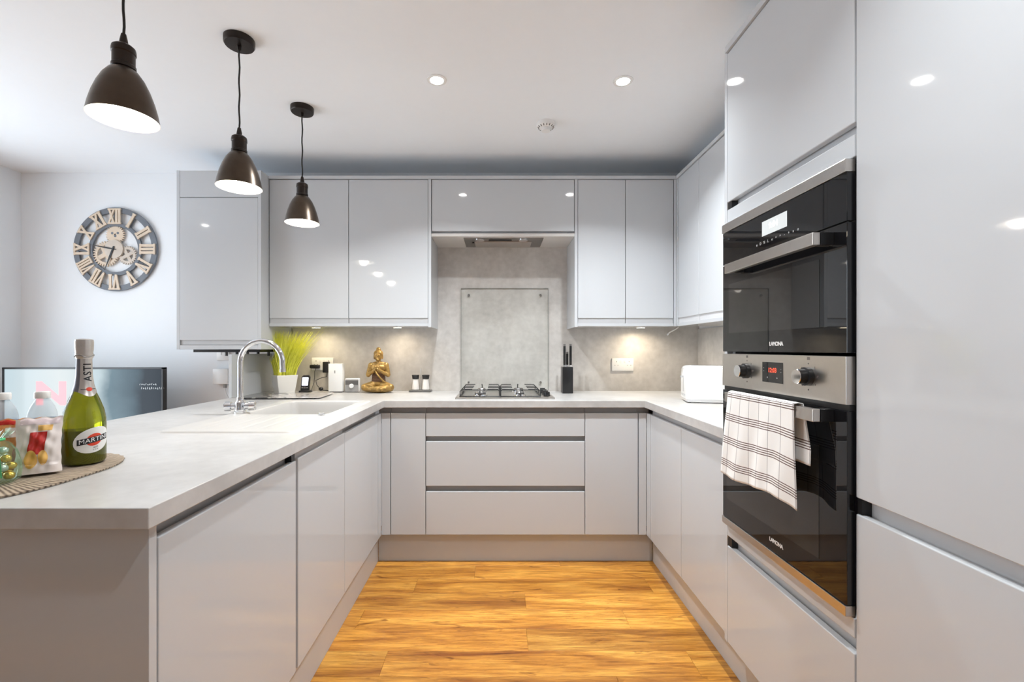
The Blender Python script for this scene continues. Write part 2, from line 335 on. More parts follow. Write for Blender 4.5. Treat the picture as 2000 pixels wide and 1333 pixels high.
class MB:
    def __init__(s): s.v = []; s.f = []; s.uv = None
    def add(s, vs, fs):
        k = len(s.v); s.v += [tuple(v) for v in vs]; s.f += [tuple(i+k for i in f) for f in fs]; return s
    def bm(s, bm):
        bm.verts.ensure_lookup_table(); bm.verts.index_update()
        s.add([v.co[:] for v in bm.verts], [[v.index for v in f.verts] for f in bm.faces]); bm.free(); return s
    def box(s, x0, x1, y0, y1, z0, z1, bev=0.0, seg=2):
        x0, x1 = min(x0, x1), max(x0, x1); y0, y1 = min(y0, y1), max(y0, y1); z0, z1 = min(z0, z1), max(z0, z1)
        if bev <= 0:
            return s.add([(x0,y0,z0),(x1,y0,z0),(x1,y1,z0),(x0,y1,z0),(x0,y0,z1),(x1,y0,z1),(x1,y1,z1),(x0,y1,z1)],
                         [(0,3,2,1),(4,5,6,7),(0,1,5,4),(1,2,6,5),(2,3,7,6),(3,0,4,7)])
        b = bmesh.new(); bmesh.ops.create_cube(b, size=1.0)
        bmesh.ops.scale(b, vec=(x1-x0, y1-y0, z1-z0), verts=b.verts)
        bmesh.ops.translate(b, vec=((x0+x1)/2, (y0+y1)/2, (z0+z1)/2), verts=b.verts)
        bmesh.ops.bevel(b, geom=b.edges[:]+b.verts[:], offset=bev, segments=seg, affect='EDGES', profile=0.5)
        return s.bm(b)
    def lathe(s, prof, c=(0,0,0), n=32, axis='z', cap=True):
        # prof: list of (r, h); revolve about axis through c
        vs = []; fs = []
        m = len(prof)
        for (r, h) in prof:
            for i in range(n):
                a = 2*PI*i/n; p = (r*math.cos(a), r*math.sin(a), h)
                if axis == 'x': p = (p[2], p[0], p[1])
                elif axis == 'y': p = (p[0], p[2], p[1])
                vs.append((c[0]+p[0], c[1]+p[1], c[2]+p[2]))
        for j in range(m-1):
            for i in range(n):
                a, b_ = j*n+i, j*n+(i+1) % n
                fs.append((a, b_, b_+n, a+n))
        if cap:
            if prof[0][0] > 1e-6: fs.append(tuple(range(n-1, -1, -1)))
            if prof[-1][0] > 1e-6: fs.append(tuple((m-1)*n+i for i in range(n)))
        return s.add(vs, fs)
    def cyl(s, c, r, h, n=24, axis='z', r2=None):
        return s.lathe([(r, 0), (r if r2 is None else r2, h)], c, n, axis)
    def tube(s, pts, r, n=10, closed=False):
        pts = [Vector(p) for p in pts]; m = len(pts); vs = []; fs = []
        up = None
        rr = r if isinstance(r, (list, tuple)) else [r]*m
        for i, p in enumerate(pts):
            if closed: t = (pts[(i+1) % m]-pts[i-1])
            else: t = pts[min(i+1, m-1)]-pts[max(i-1, 0)]
            if t.length < 1e-9: t = Vector((0, 0, 1))
            t.normalize()
            if up is None:
                up = t.orthogonal().normalized()
            else:
                up = up - t*up.dot(t)
                up = up.normalized() if up.length > 1e-6 else t.orthogonal().normalized()
            sd = t.cross(up)
            for k in range(n):
                a = 2*PI*k/n
                vs.append(p + up*math.cos(a)*rr[i] + sd*math.sin(a)*rr[i])
        for i in range(m if closed else m-1):
            for k in range(n):
                a, b_ = i*n+k, i*n+(k+1) % n; c_, d_ = ((i+1) % m)*n+(k+1) % n, ((i+1) % m)*n+k
                fs.append((a, b_, c_, d_))
        if not closed:
            fs.append(tuple(range(n-1, -1, -1))); fs.append(tuple((m-1)*n+k for k in range(n)))
        return s.add(vs, fs)
    def prism(s, poly, t0, t1, f):
        # poly 2D points (ccw), f(u, v, t) -> xyz
        n = len(poly)
        vs = [f(u, v, t0) for u, v in poly]+[f(u, v, t1) for u, v in poly]
        fs = [tuple(range(n-1, -1, -1)), tuple(range(n, 2*n))]+[(i, (i+1) % n, (i+1) % n+n, i+n) for i in range(n)]
        return s.add(vs, fs)
    def ell(s, c, r, rot=None, nu=20, nv=12):
        b = bmesh.new(); bmesh.ops.create_uvsphere(b, u_segments=nu, v_segments=nv, radius=1.0)
        M = Matrix.Translation(c) @ (rot.to_4x4() if rot else Matrix.Identity(4)) @ Matrix.Diagonal((*r, 1))
        bmesh.ops.transform(b, matrix=M, verts=b.verts); return s.bm(b)
    def slab(s, xs, ys, z0, z1, inc):
        # grid slab with holes: only outer/hole sides, no inner faces
        idx = {}; vs = []; fs = []
        def V(i, j, z):
            k = (i, j, z)
            if k not in idx: idx[k] = len(vs); vs.append((xs[i], ys[j], z0 if z == 0 else z1))
            return idx[k]
        nx, ny = len(xs)-1, len(ys)-1
        on = lambda i, j: 0 <= i < nx and 0 <= j < ny and inc((xs[i]+xs[i+1])/2, (ys[j]+ys[j+1])/2)
        for i in range(nx):
            for j in range(ny):
                if not on(i, j): continue
                fs.append((V(i,j,1), V(i+1,j,1), V(i+1,j+1,1), V(i,j+1,1)))
                fs.append((V(i,j,0), V(i,j+1,0), V(i+1,j+1,0), V(i+1,j,0)))
                if not on(i-1, j): fs.append((V(i,j,0), V(i,j,1), V(i,j+1,1), V(i,j+1,0)))
                if not on(i+1, j): fs.append((V(i+1,j,0), V(i+1,j+1,0), V(i+1,j+1,1), V(i+1,j,1)))
                if not on(i, j-1): fs.append((V(i,j,0), V(i+1,j,0), V(i+1,j,1), V(i,j,1)))
                if not on(i, j+1): fs.append((V(i,j+1,0), V(i,j+1,1), V(i+1,j+1,1), V(i+1,j+1,0)))
        return s.add(vs, fs)
    def map(s, f): s.v = [tuple(f(Vector(v))) for v in s.v]; return s
    def build(s, name, mat, parent=None, org=None, smooth=0):
        o0 = origin_of(parent) if parent else Vector(org or (0, 0, 0))
        loc = Vector((0, 0, 0)) if parent else o0
        me = bpy.data.meshes.new(name)
        me.from_pydata([tuple(Vector(v)-o0) for v in s.v], [], s.f)
        if s.uv:
            ul = me.uv_layers.new(name='UVMap')
            for lp in me.loops: ul.data[lp.index].uv = s.uv[lp.vertex_index]
        b = bmesh.new(); b.from_mesh(me); bmesh.ops.recalc_face_normals(b, faces=b.faces); b.to_mesh(me); b.free()
        me.materials.append(mat)
        if smooth:
            me.polygons.foreach_set('use_smooth', [True]*len(me.polygons))
            try: me.set_sharp_from_angle(angle=math.radians(smooth))
            except Exception: pass
        o = bpy.data.objects.new(name, me); COL.objects.link(o)
        if parent: o.parent = parent
        o.location = loc
        return o

def tag(o, label, cat, group=None):
    o['label'] = label; o['category'] = cat
    if group: o['group'] = group
    return o
def thing(name, label, cat, loc, group=None):
    o = bpy.data.objects.new(name, None); COL.objects.link(o); o.location = loc
    o.empty_display_size = 0.1
    return tag(o, label, cat, group)
def struct(o, label=None):
    o['kind'] = 'structure'
    if label: o['label'] = label
    return o
def dup(src, delta):
    r = src.copy(); COL.objects.link(r); r.location = src.location+Vector(delta)
    for ch in list(src.children):
        c = ch.copy(); COL.objects.link(c); c.parent = r
        for g in list(ch.children):
            d = g.copy(); COL.objects.link(d); d.parent = c
    return r
def text_mesh(txt, size, ext=0.0004, align='CENTER', bold=0.0, spacing=1.0):
    cu = bpy.data.curves.new('lettering', 'FONT'); cu.body = txt; cu.size = size; cu.extrude = ext
    cu.align_x = align; cu.align_y = 'CENTER'; cu.offset = bold; cu.space_character = spacing; cu.resolution_u = 3
    o = bpy.data.objects.new('lettering', cu); COL.objects.link(o)
    dg = bpy.context.evaluated_depsgraph_get()
    me = bpy.data.meshes.new_from_object(o.evaluated_get(dg))
    vs = [v.co.copy() for v in me.vertices]; fs = [tuple(p.vertices) for p in me.polygons]
    bpy.data.objects.remove(o); bpy.data.meshes.remove(me); bpy.data.curves.remove(cu)
    m = MB(); m.add(vs, fs); return m
def on_face(m, c, facing):
    # text-plane coordinates (u right, v up, w out) onto a vertical face
    c = Vector(c)
    if facing == '-y': f = lambda p: c+Vector((p.x, -p.z, p.y))
    elif facing == '-x': f = lambda p: c+Vector((-p.z, -p.x, p.y))
    elif facing == '+x': f = lambda p: c+Vector((p.z, p.x, p.y))
    return m.map(f)
def light(name, kind, loc, power, col, parent=None, rot=(0, 0, 0), **kw):
    d = bpy.data.lights.new(name, kind); d.energy = power; d.color = col
    for k, v in kw.items(): setattr(d, k, v)
    o = bpy.data.objects.new(name, d); COL.objects.link(o)
    if parent: o.parent = parent; o.location = Vector(loc)-origin_of(parent)
    else: o.location = loc
    o.rotation_euler = rot
    return o
def rrect(x0, x1, y0, y1, r, n=6):
    pts = []
    for cx, cy, a0 in ((x1-r, y1-r, 0), (x0+r, y1-r, PI/2), (x0+r, y0+r, PI), (x1-r, y0+r, 1.5*PI)):
        for i in range(n+1):
            a = a0+PI/2*i/n; pts.append((cx+r*math.cos(a), cy+r*math.sin(a)))
    return pts

# ------------------------------------------------------------------ the room
struct(MB().box(XL-0.2, XR+0.15, YB, YB+0.15, -0.05, CEIL+0.1).build('wall_back', WALLM), 'pale painted back wall')
struct(MB().box(XR, XR+0.15, YR-0.15, YB, -0.05, CEIL+0.1).build('wall_right', WALLM), 'pale painted wall behind the tall units')
struct(MB().box(XL-0.2, XR+0.15, YR-0.15, YR, -0.05, CEIL+0.1).build('wall_rear', WALLD), 'unseen wall facing the hob, darkened to cut bounce light')
struct(MB().box(XL, XR, YR, YB, CEIL, CEIL+0.1).build('ceiling', CEILM), 'smooth white painted ceiling')
# left wall with a glazed opening
WY0, WY1, WZ0, WZ1 = 1.00, 2.62, 0.06, 2.16
wl = MB()
wl.box(XL-0.2, XL, YR, WY0, -0.05, CEIL+0.1); wl.box(XL-0.2, XL, WY1, YB, -0.05, CEIL+0.1)
wl.box(XL-0.2, XL, WY0, WY1, -0.05, WZ0); wl.box(XL-0.2, XL, WY0, WY1, WZ1, CEIL+0.1)
struct(wl.build('wall_left', WALLM), 'pale painted living room wall with glazed doors')
win = struct(MB().add([], []).box(XL-0.16, XL-0.10, WY0, WY1, WZ0, WZ0+0.06).box(XL-0.16, XL-0.10, WY0, WY1, WZ1-0.06, WZ1)
      .box(XL-0.16, XL-0.10, WY0, WY0+0.06, WZ0, WZ1).box(XL-0.16, XL-0.10, WY1-0.06, WY1, WZ0, WZ1)
      .box(XL-0.16, XL-0.10, 1.77, 1.85, WZ0, WZ1).build('window_1', WPLAS), 'white framed glazed doors to outside')
for y0, y1 in ((WY0+0.06, 1.77), (1.85, WY1-0.06)):
    MB().box(XL-0.134, XL-0.126, y0, y1, WZ0+0.06, WZ1-0.06).build('pane', PANE, win)
por = light('daylight_portal', 'AREA', (XL-0.02, (WY0+WY1)/2, (WZ0+WZ1)/2), 1, (1, 1, 1), rot=(0, -PI/2, 0), shape='RECTANGLE', size=WZ1-WZ0, size_y=WY1-WY0)
por.data.cycles.is_portal = True
# floor of planks running across the room
fl = struct(MB().box(XL, XR, YR, YB, -0.05, -0.006).build('floor', SOIL), 'orange oak plank floor')
PW, PL = 0.145, 1.21
pm = MB().box(-PL/2+0.0003, PL/2-0.0003, -PW/2+0.0003, PW/2-0.0003, -0.010, 0.0, bev=0.0006, seg=1)
pl0 = pm.build('plank', WOOD, fl)
offs = [0.0, 0.47, 0.86, 0.22, 0.63, 1.02, 0.36]
first = True; row = 0
y = 1.995-PW*20+PW/2
while y-PW/2 < YR: y += PW; row += 1
def clipped_plank(x0, x1, yc):
    return MB().box(x0+0.0003-(x0+x1)/2, (x1-x0)/2-0.0003, -PW/2+0.0003, PW/2-0.0003, -0.010, 0.0, bev=0.0006, seg=1)
short = {}
while y+PW/2 < YB:
    off = offs[row % 7]+0.09*((row*5) % 3)
    x = -4.84+0.135+off % PL
    while x < XR:
        x0, x1 = max(x, XL), min(x+PL, XR)
        if x1-x0 > 0.03:
            if x1-x0 > PL-1e-4:
                p = pl0 if first else pl0.copy()
                if not first: COL.objects.link(p)
                first = False
            else:
                key = round(x1-x0, 3)
                if key not in short:
                    wdt = x1-x0
                    short[key] = MB().box(-wdt/2+0.0003, wdt/2-0.0003, -PW/2+0.0003, PW/2-0.0003, -0.010, 0.0, bev=0.0006, seg=1).build('plank', WOOD, fl)
                    p = short[key]
                else:
                    p = short[key].copy(); COL.objects.link(p)
            p.parent = fl; p.location = ((x0+x1)/2, y, 0)
        x += PL
    y += PW; row += 1

# ------------------------------------------------------------------ kitchen cabinets
G = 0.0016   # half gap between doors
def carcass(x0, x1, y0, y1, z0, z1, face, t=0.018, top=True):
    """open box of panels; face is the open side"""
    m = MB()
    if face in ('-y', '+y'):
        m.box(x0, x0+t, y0, y1, z0, z1); m.box(x1-t, x1, y0, y1, z0, z1)
        m.box(x0+t, x1-t, y0, y1, z0, z0+t)
        if top: m.box(x0+t, x1-t, y0, y1, z1-t, z1)
        m.box(x0+t, x1-t, y1-0.008, y1, z0+t, z1-t)
    else:
        m.box(x0, x1, y0, y0+t, z0, z1); m.box(x0, x1, y1-t, y1, z0, z1)
        m.box(x0, x1, y0+t, y1-t, z0, z0+t)
        if top: m.box(x0, x1, y0+t, y1-t, z1-t, z1)
        if face == '+x': m.box(x0, x0+0.008, y0+t, y1-t, z0+t, z1-t)
        else: m.box(x1-0.008, x1, y0+t, y1-t, z0+t, z1-t)
    return m
DT = 0.02
def front(name, par, face, plane, a0, a1, z0, z1, mat=GLOSS, lip=None):
    """door or drawer front on a plane; a0..a1 along the run"""
    m = MB(); b = 0.0022
    if face == '-y': m.box(a0+G, a1-G, plane, plane+DT, z0, z1, b)
    elif face == '+x': m.box(plane-DT, plane, a0+G, a1-G, z0, z1, b)
    else: m.box(plane, plane+DT, a0+G, a1-G, z0, z1, b)
    return m.build(name, mat, par)
def rail(par, face, plane, a0, a1, z0, z1, depth=0.028, mat=RAIL, name='handle_rail'):
    m = MB()
    if face == '-y': m.box(a0, a1, plane+depth, plane+depth+0.012, z0, z1)
    elif face == '+x': m.box(plane-depth-0.012, plane-depth, a0, a1, z0, z1)
    else: m.box(plane+depth, plane+depth+0.012, a0, a1, z0, z1)
    return m.build(name, mat, par)
DZT = 0.862   # top of base doors
CY0 = DY+DT+0.001

# back run
def base_back(label, x0, x1):
    t = thing('base_cabinet', label, 'cabinet', ((x0+x1)/2, DY, 0))
    carcass(x0, x1, CY0+0.022, YB-0.02, PZ, WB-0.001, '-y').build('carcass', CARC, t)
    return t
t = base_back('narrow pale grey gloss base cabinet left of the wide drawers', -0.607, -0.410)
front('door', t, '-y', DY, -0.607, -0.4085, PZ, DZT); rail(t, '-y', DY, -0.607, -0.410, 0.80, WB-0.001)
MB().box(LX+0.002, -0.609, DY, DY+DT, PZ, DZT).build('corner_post', GLOSS, t)
MB().box(LX-0.02, -0.609, DY+0.028, DY+0.040, 0.80, WB-0.001).build('post_rail', RAIL, t)
t = base_back('wide pale grey gloss drawer cabinet under the gas hob', -0.408, 0.495)
for z0, z1 in ((0.731, DZT), (0.449, 0.702), (PZ, 0.417)):
    d = front('drawer', t, '-y', DY, -0.4085, 0.495, z0, z1)
for z0, z1 in ((0.83, WB-0.001), (0.69, 0.742), (0.405, 0.460)):
    rail(t, '-y', DY, -0.408, 0.495, z0, z1)
t = base_back('narrow pale grey gloss base cabinet right of the wide drawers', 0.497, 0.797)
front('door', t, '-y', DY, 0.495, 0.797, PZ, DZT); rail(t, '-y', DY, 0.497, 0.797, 0.80, WB-0.001)
MB().box(0.800, RX-0.002, DY, DY+DT, PZ, DZT).build('corner_post', GLOSS, t)
MB().box(0.798, RX+0.02, DY+0.028, DY+0.040, 0.80, WB-0.001).build('post_rail', RAIL, t)

# left run (peninsula), faces +x
CX1 = LX-DT-0.001
def base_left(label, y0, y1, x_back=-1.26, top=True):
    t = thing('base_cabinet', label, 'cabinet', (LX-0.3, (y0+y1)/2, 0))
    carcass(x_back, CX1-0.022, y0, y1, PZ, WB-0.001, '+x', top=top).build('carcass', CARC, t)
    return t
t = base_left('pale grey gloss cabinet at the open end of the peninsula', 0.886, 1.489)
front('door', t, '+x', LX, 0.884, 1.4915, PZ, DZT); rail(t, '+x', LX, 0.886, 1.489, 0.80, WB-0.001)
MB().box(LX-0.027, LX-0.006, 1.470, 1.493, 0.84, WB-0.001).build('rail_end_cap', BLACK, t)
t = base_left('integrated appliance behind pale grey gloss door beside the peninsula end cabinet', 1.4955, 1.962)
front('door', t, '+x', LX, 1.5035, 1.9625, PZ, DZT+0.004); rail(t, '+x', LX, 1.4965, 1.962, 0.80, WB-0.001, 0.010, CARC)
t = base_left('pale grey gloss sink cabinet with a plain door', 1.964, 2.507, top=False)
front('door', t, '+x', LX, 1.9625, 2.509, PZ, DZT); rail(t, '+x', LX, 1.964, 2.560, 0.80, WB-0.001)
MB().box(LX-DT, LX, 2.511, DY-0.001, PZ, DZT).build('corner_post', GLOSS, t)
# end panel of the peninsula, faces the open room
tag(MB().box(-1.262, LX-0.0005, 0.862, 0.882, 0.0, WB-0.001, 0.001).build('end_panel', GLOSS, org=(-0.96, 0.872, 0)), 'tall glossy grey panel closing the open end of the peninsula', 'panel')
tag(MB().box(-1.284, -1.264, 0.862, 2.59, 0.0, WB-0.001, 0.001).build('back_panel', GLOSS, org=(-1.274, 1.7, 0)), 'long grey panel on the living room side of the peninsula', 'panel')

# right run, faces -x
t = thing('base_cabinet', 'pale grey gloss base cabinet under the toaster, two doors', 'cabinet', (RX+0.3, 2.1, 0))
carcass(RX+DT+0.023, XR-0.012, 1.690, 2.517, PZ, WB-0.001, '-x').build('carcass', CARC, t)
front('door', t, '-x', RX, 1.690, 2.0975, PZ, DZT); front('door', t, '-x', RX, 2.0975, 2.517, PZ, DZT)
rail(t, '-x', RX, 1.690, 2.0965, 0.80, WB-0.001, mat=RAILL); rail(t, '-x', RX, 2.0985, 2.56, 0.80, WB-0.001, mat=RAILL)
MB().box(RX, RX+DT, 2.519, DY-0.001, PZ, DZT).build('corner_post', GLOSS, t)
MB().box(RX+0.004, RX+DT, 1.666, 1.688, PZ, WB-0.002).build('filler_strip', GLOSS, t)

# plinths
tag(MB().box(-0.688, 0.893, 2.634, 2.650, 0.0, 0.168, 0.001).build('plinth', PLINTH, org=(0.1, 2.64, 0)), 'grey plinth board under the drawers and hob', 'plinth')
tag(MB().box(-0.706, -0.690, 0.884, 2.632, 0.0, 0.168, 0.001).build('plinth', PLINTH, org=(-0.7, 1.75, 0)), 'grey plinth board along the foot of the peninsula', 'plinth')
tag(MB().box(0.895, 0.911, -0.15, 2.632, 0.0, 0.168, 0.001).build('plinth', PLINTH, org=(0.9, 1.24, 0)), 'grey plinth board under the toaster side and tall units', 'plinth')

# worktop: continuous U shape with the sink cut-out
xs = [-1.590, -1.150, -0.735, -0.642, 0.828, XR-0.011]
ys = [0.837, 1.664, 1.985, 2.515, 2.560, YB-0.011]
def inc(x, y):
    if -1.150 < x < -0.735 and 1.985 < y < 2.515: return False
    if x < -0.642: return True
    if y > 2.560: return True
    return x > 0.828 and y > 1.664
wt = MB().slab(xs, ys, WB, WT, inc).build('worktop', WORKM, org=(-1.1, 1.7, WB))
bv = wt.modifiers.new('edge', 'BEVEL'); bv.width = 0.002; bv.segments = 2; bv.limit_method = 'ANGLE'
tag(wt, 'continuous pale concrete-look worktop running round three sides', 'worktop')

# splashbacks
tag(MB().box(-1.424, XR-0.0005, YB-0.010, YB-0.0005, WT-0.03, 1.945).build('splashback', SPLASHM, org=(0, YB-0.01, WT)), 'concrete-look splashback board behind the hob', 'splashback')
tag(MB().box(XR-0.010, XR-0.0005, 1.664, YB-0.011, WT-0.03, 1.365).build('splashback', SPLASHM, org=(XR-0.01, 2.4, WT)), 'pale splashback board on the wall behind the toaster', 'splashback')

# ---- wall cabinets
UZ0, UZ1, UDZ0, UDZ1 = 1.368, 2.308, 1.419, 2.287
def wall_back(label, x0, x1, splits, end_l=False, end_r=False):
    t = thing('wall_cabinet', label, 'cabinet', ((x0+x1)/2, UY+0.16, UZ0))
    m = carcass(x0, x1, UY+DT+0.001, YB-0.011, UZ0+0.02, UDZ1, '-y')
    m.build('carcass', CARC, t)
    MB().box(x0, x1, UY+0.002, YB-0.011, UZ0, UZ0+0.0195, 0.001).build('bottom_panel', GLOSS, t)
    for i in range(len(splits)-1):
        front('door', t, '-y', UY, splits[i], splits[i+1], UDZ0, UDZ1-0.002)
        rail(t, '-y', UY, splits[i]+0.002, splits[i+1]-0.002, UZ0+0.020, UDZ0+0.012, 0.006, CARC)
    return t
t = wall_back('double-door pale grey gloss wall cabinet above the statue', -1.429, -0.434, (-1.428, -0.932, -0.434))
MB().box(-0.4335, -0.4155, UY-0.002, YB-0.011, UZ0-0.004, UDZ1+0.001).build('side_panel', GLOSS, t)
t = wall_back('double-door pale grey gloss wall cabinet above the knife block', 0.500, 1.100, (0.500, 0.800, 1.100))
MB().box(0.4815, 0.4995, UY-0.002, YB-0.011, UZ0-0.004, UDZ1+0.001).build('side_panel', GLOSS, t)
MB().box(1.102, UX-0.001, UY, UY+0.018, UZ0, UDZ1).build('corner_post', GLOSS, t)
# extractor cupboard
t = thing('extractor_cabinet', 'short pale grey gloss cabinet housing the cooker hood', 'cabinet', (0.033, 3.0, 1.93))
carcass(-0.4145, 0.4805, UY+DT+0.001, YB-0.011, 1.9505, UDZ1, '-y').build('carcass', CARC, t)
front('flap_door', t, '-y', UY, -0.4135, 0.480, 1.964, UDZ1-0.002)
hb = MB().slab([-0.4145, -0.217, 0.292, 0.4805], [UY+0.001, 2.882, 3.135, YB-0.011], 1.931, 1.950, lambda x, y: not (-0.217 < x < 0.292 and 2.882 < y < 3.135))
hb.build('bottom_panel', PANEL_UNDER, t)
h = thing('cooker_hood', 'grey built-in extractor hood with twin lamps under the short cabinet', 'cooker hood', (0.037, 3.0, 1.925))
MB().box(-0.2165, 0.2915, 2.8825, 3.1345, 1.927, 1.945, 0.002).build('body', STEELD, h)
MB().box(-0.150, 0.222, 2.965, 3.110, 1.9225, 1.9275, 0.002).build('filter', STEEL, h)
MB().box(-0.058, 0.090, 2.918, 2.934, 1.9225, 1.9275, 0.001).build('control_strip', BLACK, h)
for x in (-0.115, 0.165):
    MB().lathe([(0.030, 0), (0.030, 0.005), (0.022, 0.005), (0.022, 0.001)], (x, 2.922, 1.9225), 24).build('lamp', CHROME, h)
MB().cyl((-0.16, 2.99, 1.9215), 0.007, 0.006, 14).build('button', BLACK, h)
# cornice over the back run and right run
cn = MB().box(-1.429, UX-0.008, UY-0.008, YB-0.012, UDZ1+0.0015, UZ1, 0.001)
tag(cn.build('cornice', GLOSS, org=(0, 3.0, UDZ1)), 'pale grey cornice strip above the hob wall cabinets', 'cornice')
cn = MB().box(UX-0.007, XR-0.004, 1.664, YB-0.012, UDZ1+0.0015, UZ1, 0.001)
tag(cn.build('cornice', GLOSS, org=(1.2, 2.4, UDZ1)), 'pale grey cornice strip above the wall cabinets over the toaster', 'cornice')
# right wall cabinets
def wall_right(label, y0, y1, ys_):
    t = thing('wall_cabinet', label, 'cabinet', (UX+0.15, (y0+y1)/2, UZ0))
    carcass(UX+DT+0.001, XR-0.003, y0, y1, UZ0+0.02, UDZ1, '-x').build('carcass', CARC, t)
    MB().box(UX+0.002, XR-0.011, y0, y1, UZ0, UZ0+0.0195, 0.001).build('bottom_panel', GLOSS, t)
    for i in range(len(ys_)-1):
        front('door', t, '-x', UX, ys_[i], ys_[i+1], UDZ0, UDZ1-0.002)
        rail(t, '-x', UX, ys_[i]+0.002, ys_[i+1]-0.002, UZ0+0.020, UDZ0+0.012, 0.006, RAILL)
    return t
t = wall_right('double-door pale grey gloss wall cabinet in the corner above the toaster', 2.245, 2.826, (2.245, 2.5355, 2.826))
MB().box(UX, UX+0.018, 2.828, UY-0.001, UZ0, UDZ1).build('corner_post', GLOSS, t)
wall_right('double-door pale grey gloss wall cabinet against the oven housing', 1.664, 2.243, (1.664, 1.954, 2.244))
# boiler cupboard
BX0, BX1, BY = -1.941, -1.431, 2.752
t = thing('boiler_cabinet', 'single-door grey gloss boiler cabinet left of the wall cabinets', 'cabinet', (-1.69, 2.95, 1.224))
m = MB().box(BX0, BX0+0.018, BY, YB-0.002, 1.224, 2.307).box(BX1-0.018, BX1, BY, YB-0.011, 1.224, 2.307).box(BX0+0.018, BX1-0.018, BY+DT+0.001, YB-0.011, 2.289, 2.307)
m.build('carcass', GLOSS, t)
MB().box(BX0+0.019, BX1-0.019, BY+0.001, BY+DT, 2.146, 2.306).build('top_filler', GLOSS, t)
front('door', t, '-y', BY, BX0+0.017, BX1-0.017, 1.280, 2.143)
rail(t, '-y', BY, BX0+0.02, BX1-0.02, 1.252, 1.292, 0.008, CARC)
MB().box(BX0+0.019, BX1-0.019, BY+0.001, BY+0.40, 1.225, 1.250).build('bottom_panel', GLOSS, t)
b = thing('boiler', 'dark underside of a boiler with pipe stubs below the grey cabinet', 'boiler', (-1.64, 2.95, 1.19))
MB().box(-1.86, -1.452, BY+0.03, 3.10, 1.207, 1.2235).build('base_tray', BLACK, b)
for i in range(5):
    MB().cyl((-1.80+0.07*i, 3.02, 1.180), 0.009, 0.0265, 12).build('pipe_stub', BLACK if i % 2 else GREYD, b)
tag(MB().box(-1.590, -1.572, 2.69, YB-0.001, WT+0.001, 1.195, 0.001).build('splash_panel', GLOSS, org=(-1.58, 2.9, WT)), 'glossy grey upright panel on the worktop edge beneath the boiler cabinet', 'panel')

# ------------------------------------------------------------------ tall units
t = thing('oven_housing', 'tall pale grey gloss cabinet housing both ovens', 'cabinet', (1.1, 1.35, 0))
TY0, TY1 = 1.0546, 1.643
m = MB()
m.box(TX+DT+0.001, XR-0.003, TY0, TY0+0.018, PZ, 2.293); m.box(TX+DT+0.001, XR-0.003, TY1-0.018, TY1, PZ, 2.293)
for z in (PZ, 0.567, 1.679, 2.275): m.box(TX+DT+0.02, XR-0.003, TY0+0.018, TY1-0.018, z, z+0.018)
m.box(XR-0.011, XR-0.003, TY0+0.018, TY1-0.018, PZ, 2.293)
m.build('carcass', CARC, t)
MB().box(TX+0.001, XR-0.003, TY1+0.0005, TY1+0.0195, 0.169, 2.3165, 0.001).build('end_panel', GLOSS, t)
front('door', t, '-x', TX, TY0, TY1, 1.755, 2.292)
front('door', t, '-x', TX, TY0, TY1, PZ, 0.520)
front('filler_panel', t, '-x', TX, TY0, TY1, 1.676, 1.728)
front('filler_panel', t, '-x', TX, TY0, TY1, 0.556, 0.602)
rail(t, '-x', TX, TY0+0.002, TY1-0.002, 1.715, 1.77, 0.026, RAILL); rail(t, '-x', TX, TY0+0.002, TY1-0.002, 0.505, 0.57, 0.026, RAILL)
for z0, z1 in ((1.729, 1.7545), (0.521, 0.5555)):
    MB().box(TX+0.003, TX+0.025, TY1-0.028, TY1-0.003, z0, z1).build('rail_end_cap', BLACK, t)
t = thing('fridge_housing', 'tall pale grey gloss cabinet with two doors, beside the ovens', 'cabinet', (1.1, 0.75, 0))
FY0, FY1 = 0.452, 1.0525
m = MB()
m.box(TX+DT+0.001, XR-0.003, FY0, FY0+0.018, PZ, 2.293); m.box(TX+DT+0.03, XR-0.003, FY1-0.018, FY1, PZ, 2.293)
for z in (PZ, 2.275): m.box(TX+DT+0.02, XR-0.003, FY0+0.018, FY1-0.018, z, z+0.018)
m.box(XR-0.011, XR-0.003, FY0+0.018, FY1-0.018, PZ, 2.293)
m.build('carcass', CARC, t)
front('door', t, '-x', TX-0.0005, FY0, FY1, 0.886, 2.292); front('door', t, '-x', TX-0.0005, FY0, FY1, PZ, 0.848)
rail(t, '-x', TX, FY0, FY1-0.014, 0.83, 0.90, 0.026, RAILL)
MB().box(TX+0.004, TX+0.05, FY1-0.0135, FY1-0.001, 0.849, 0.885).build('rail_end_cap', BLACK, t)
t = thing('tall_cabinet', 'tall pale grey gloss cabinet on the far side of the fridge housing', 'cabinet', (1.1, 0.15, 0))
m = MB().box(TX+DT+0.001, XR-0.003, -0.15, -0.132, PZ, 2.293).box(TX+DT+0.001, XR-0.003, 0.432, 0.450, PZ, 2.293).box(TX+DT+0.02, XR-0.003, -0.132, 0.432, 2.275, 2.293).box(TX+DT+0.02, XR-0.003, -0.132, 0.432, PZ, PZ+0.018)
m.build('carcass', CARC, t)
front('door', t, '-x', TX-0.0005, -0.15, 0.450, 0.886, 2.292); front('door', t, '-x', TX-0.0005, -0.15, 0.450, PZ, 0.848)
rail(t, '-x', TX, -0.15, 0.450, 0.83, 0.90, 0.026, RAILL)
cn = MB().box(TX-0.008, XR-0.004, -0.15, TY1+0.018, 2.2945, 2.3175, 0.001)
# trim the cornice clear of the end panel
cn = MB().box(TX-0.008, XR-0.004, -0.15, TY1-0.0005, 2.2945, 2.3175, 0.001)
tag(cn.build('cornice', GLOSS, org=(1.1, 0.7, 2.2945)), 'pale grey cornice strip above the tall oven and fridge units', 'cornice')

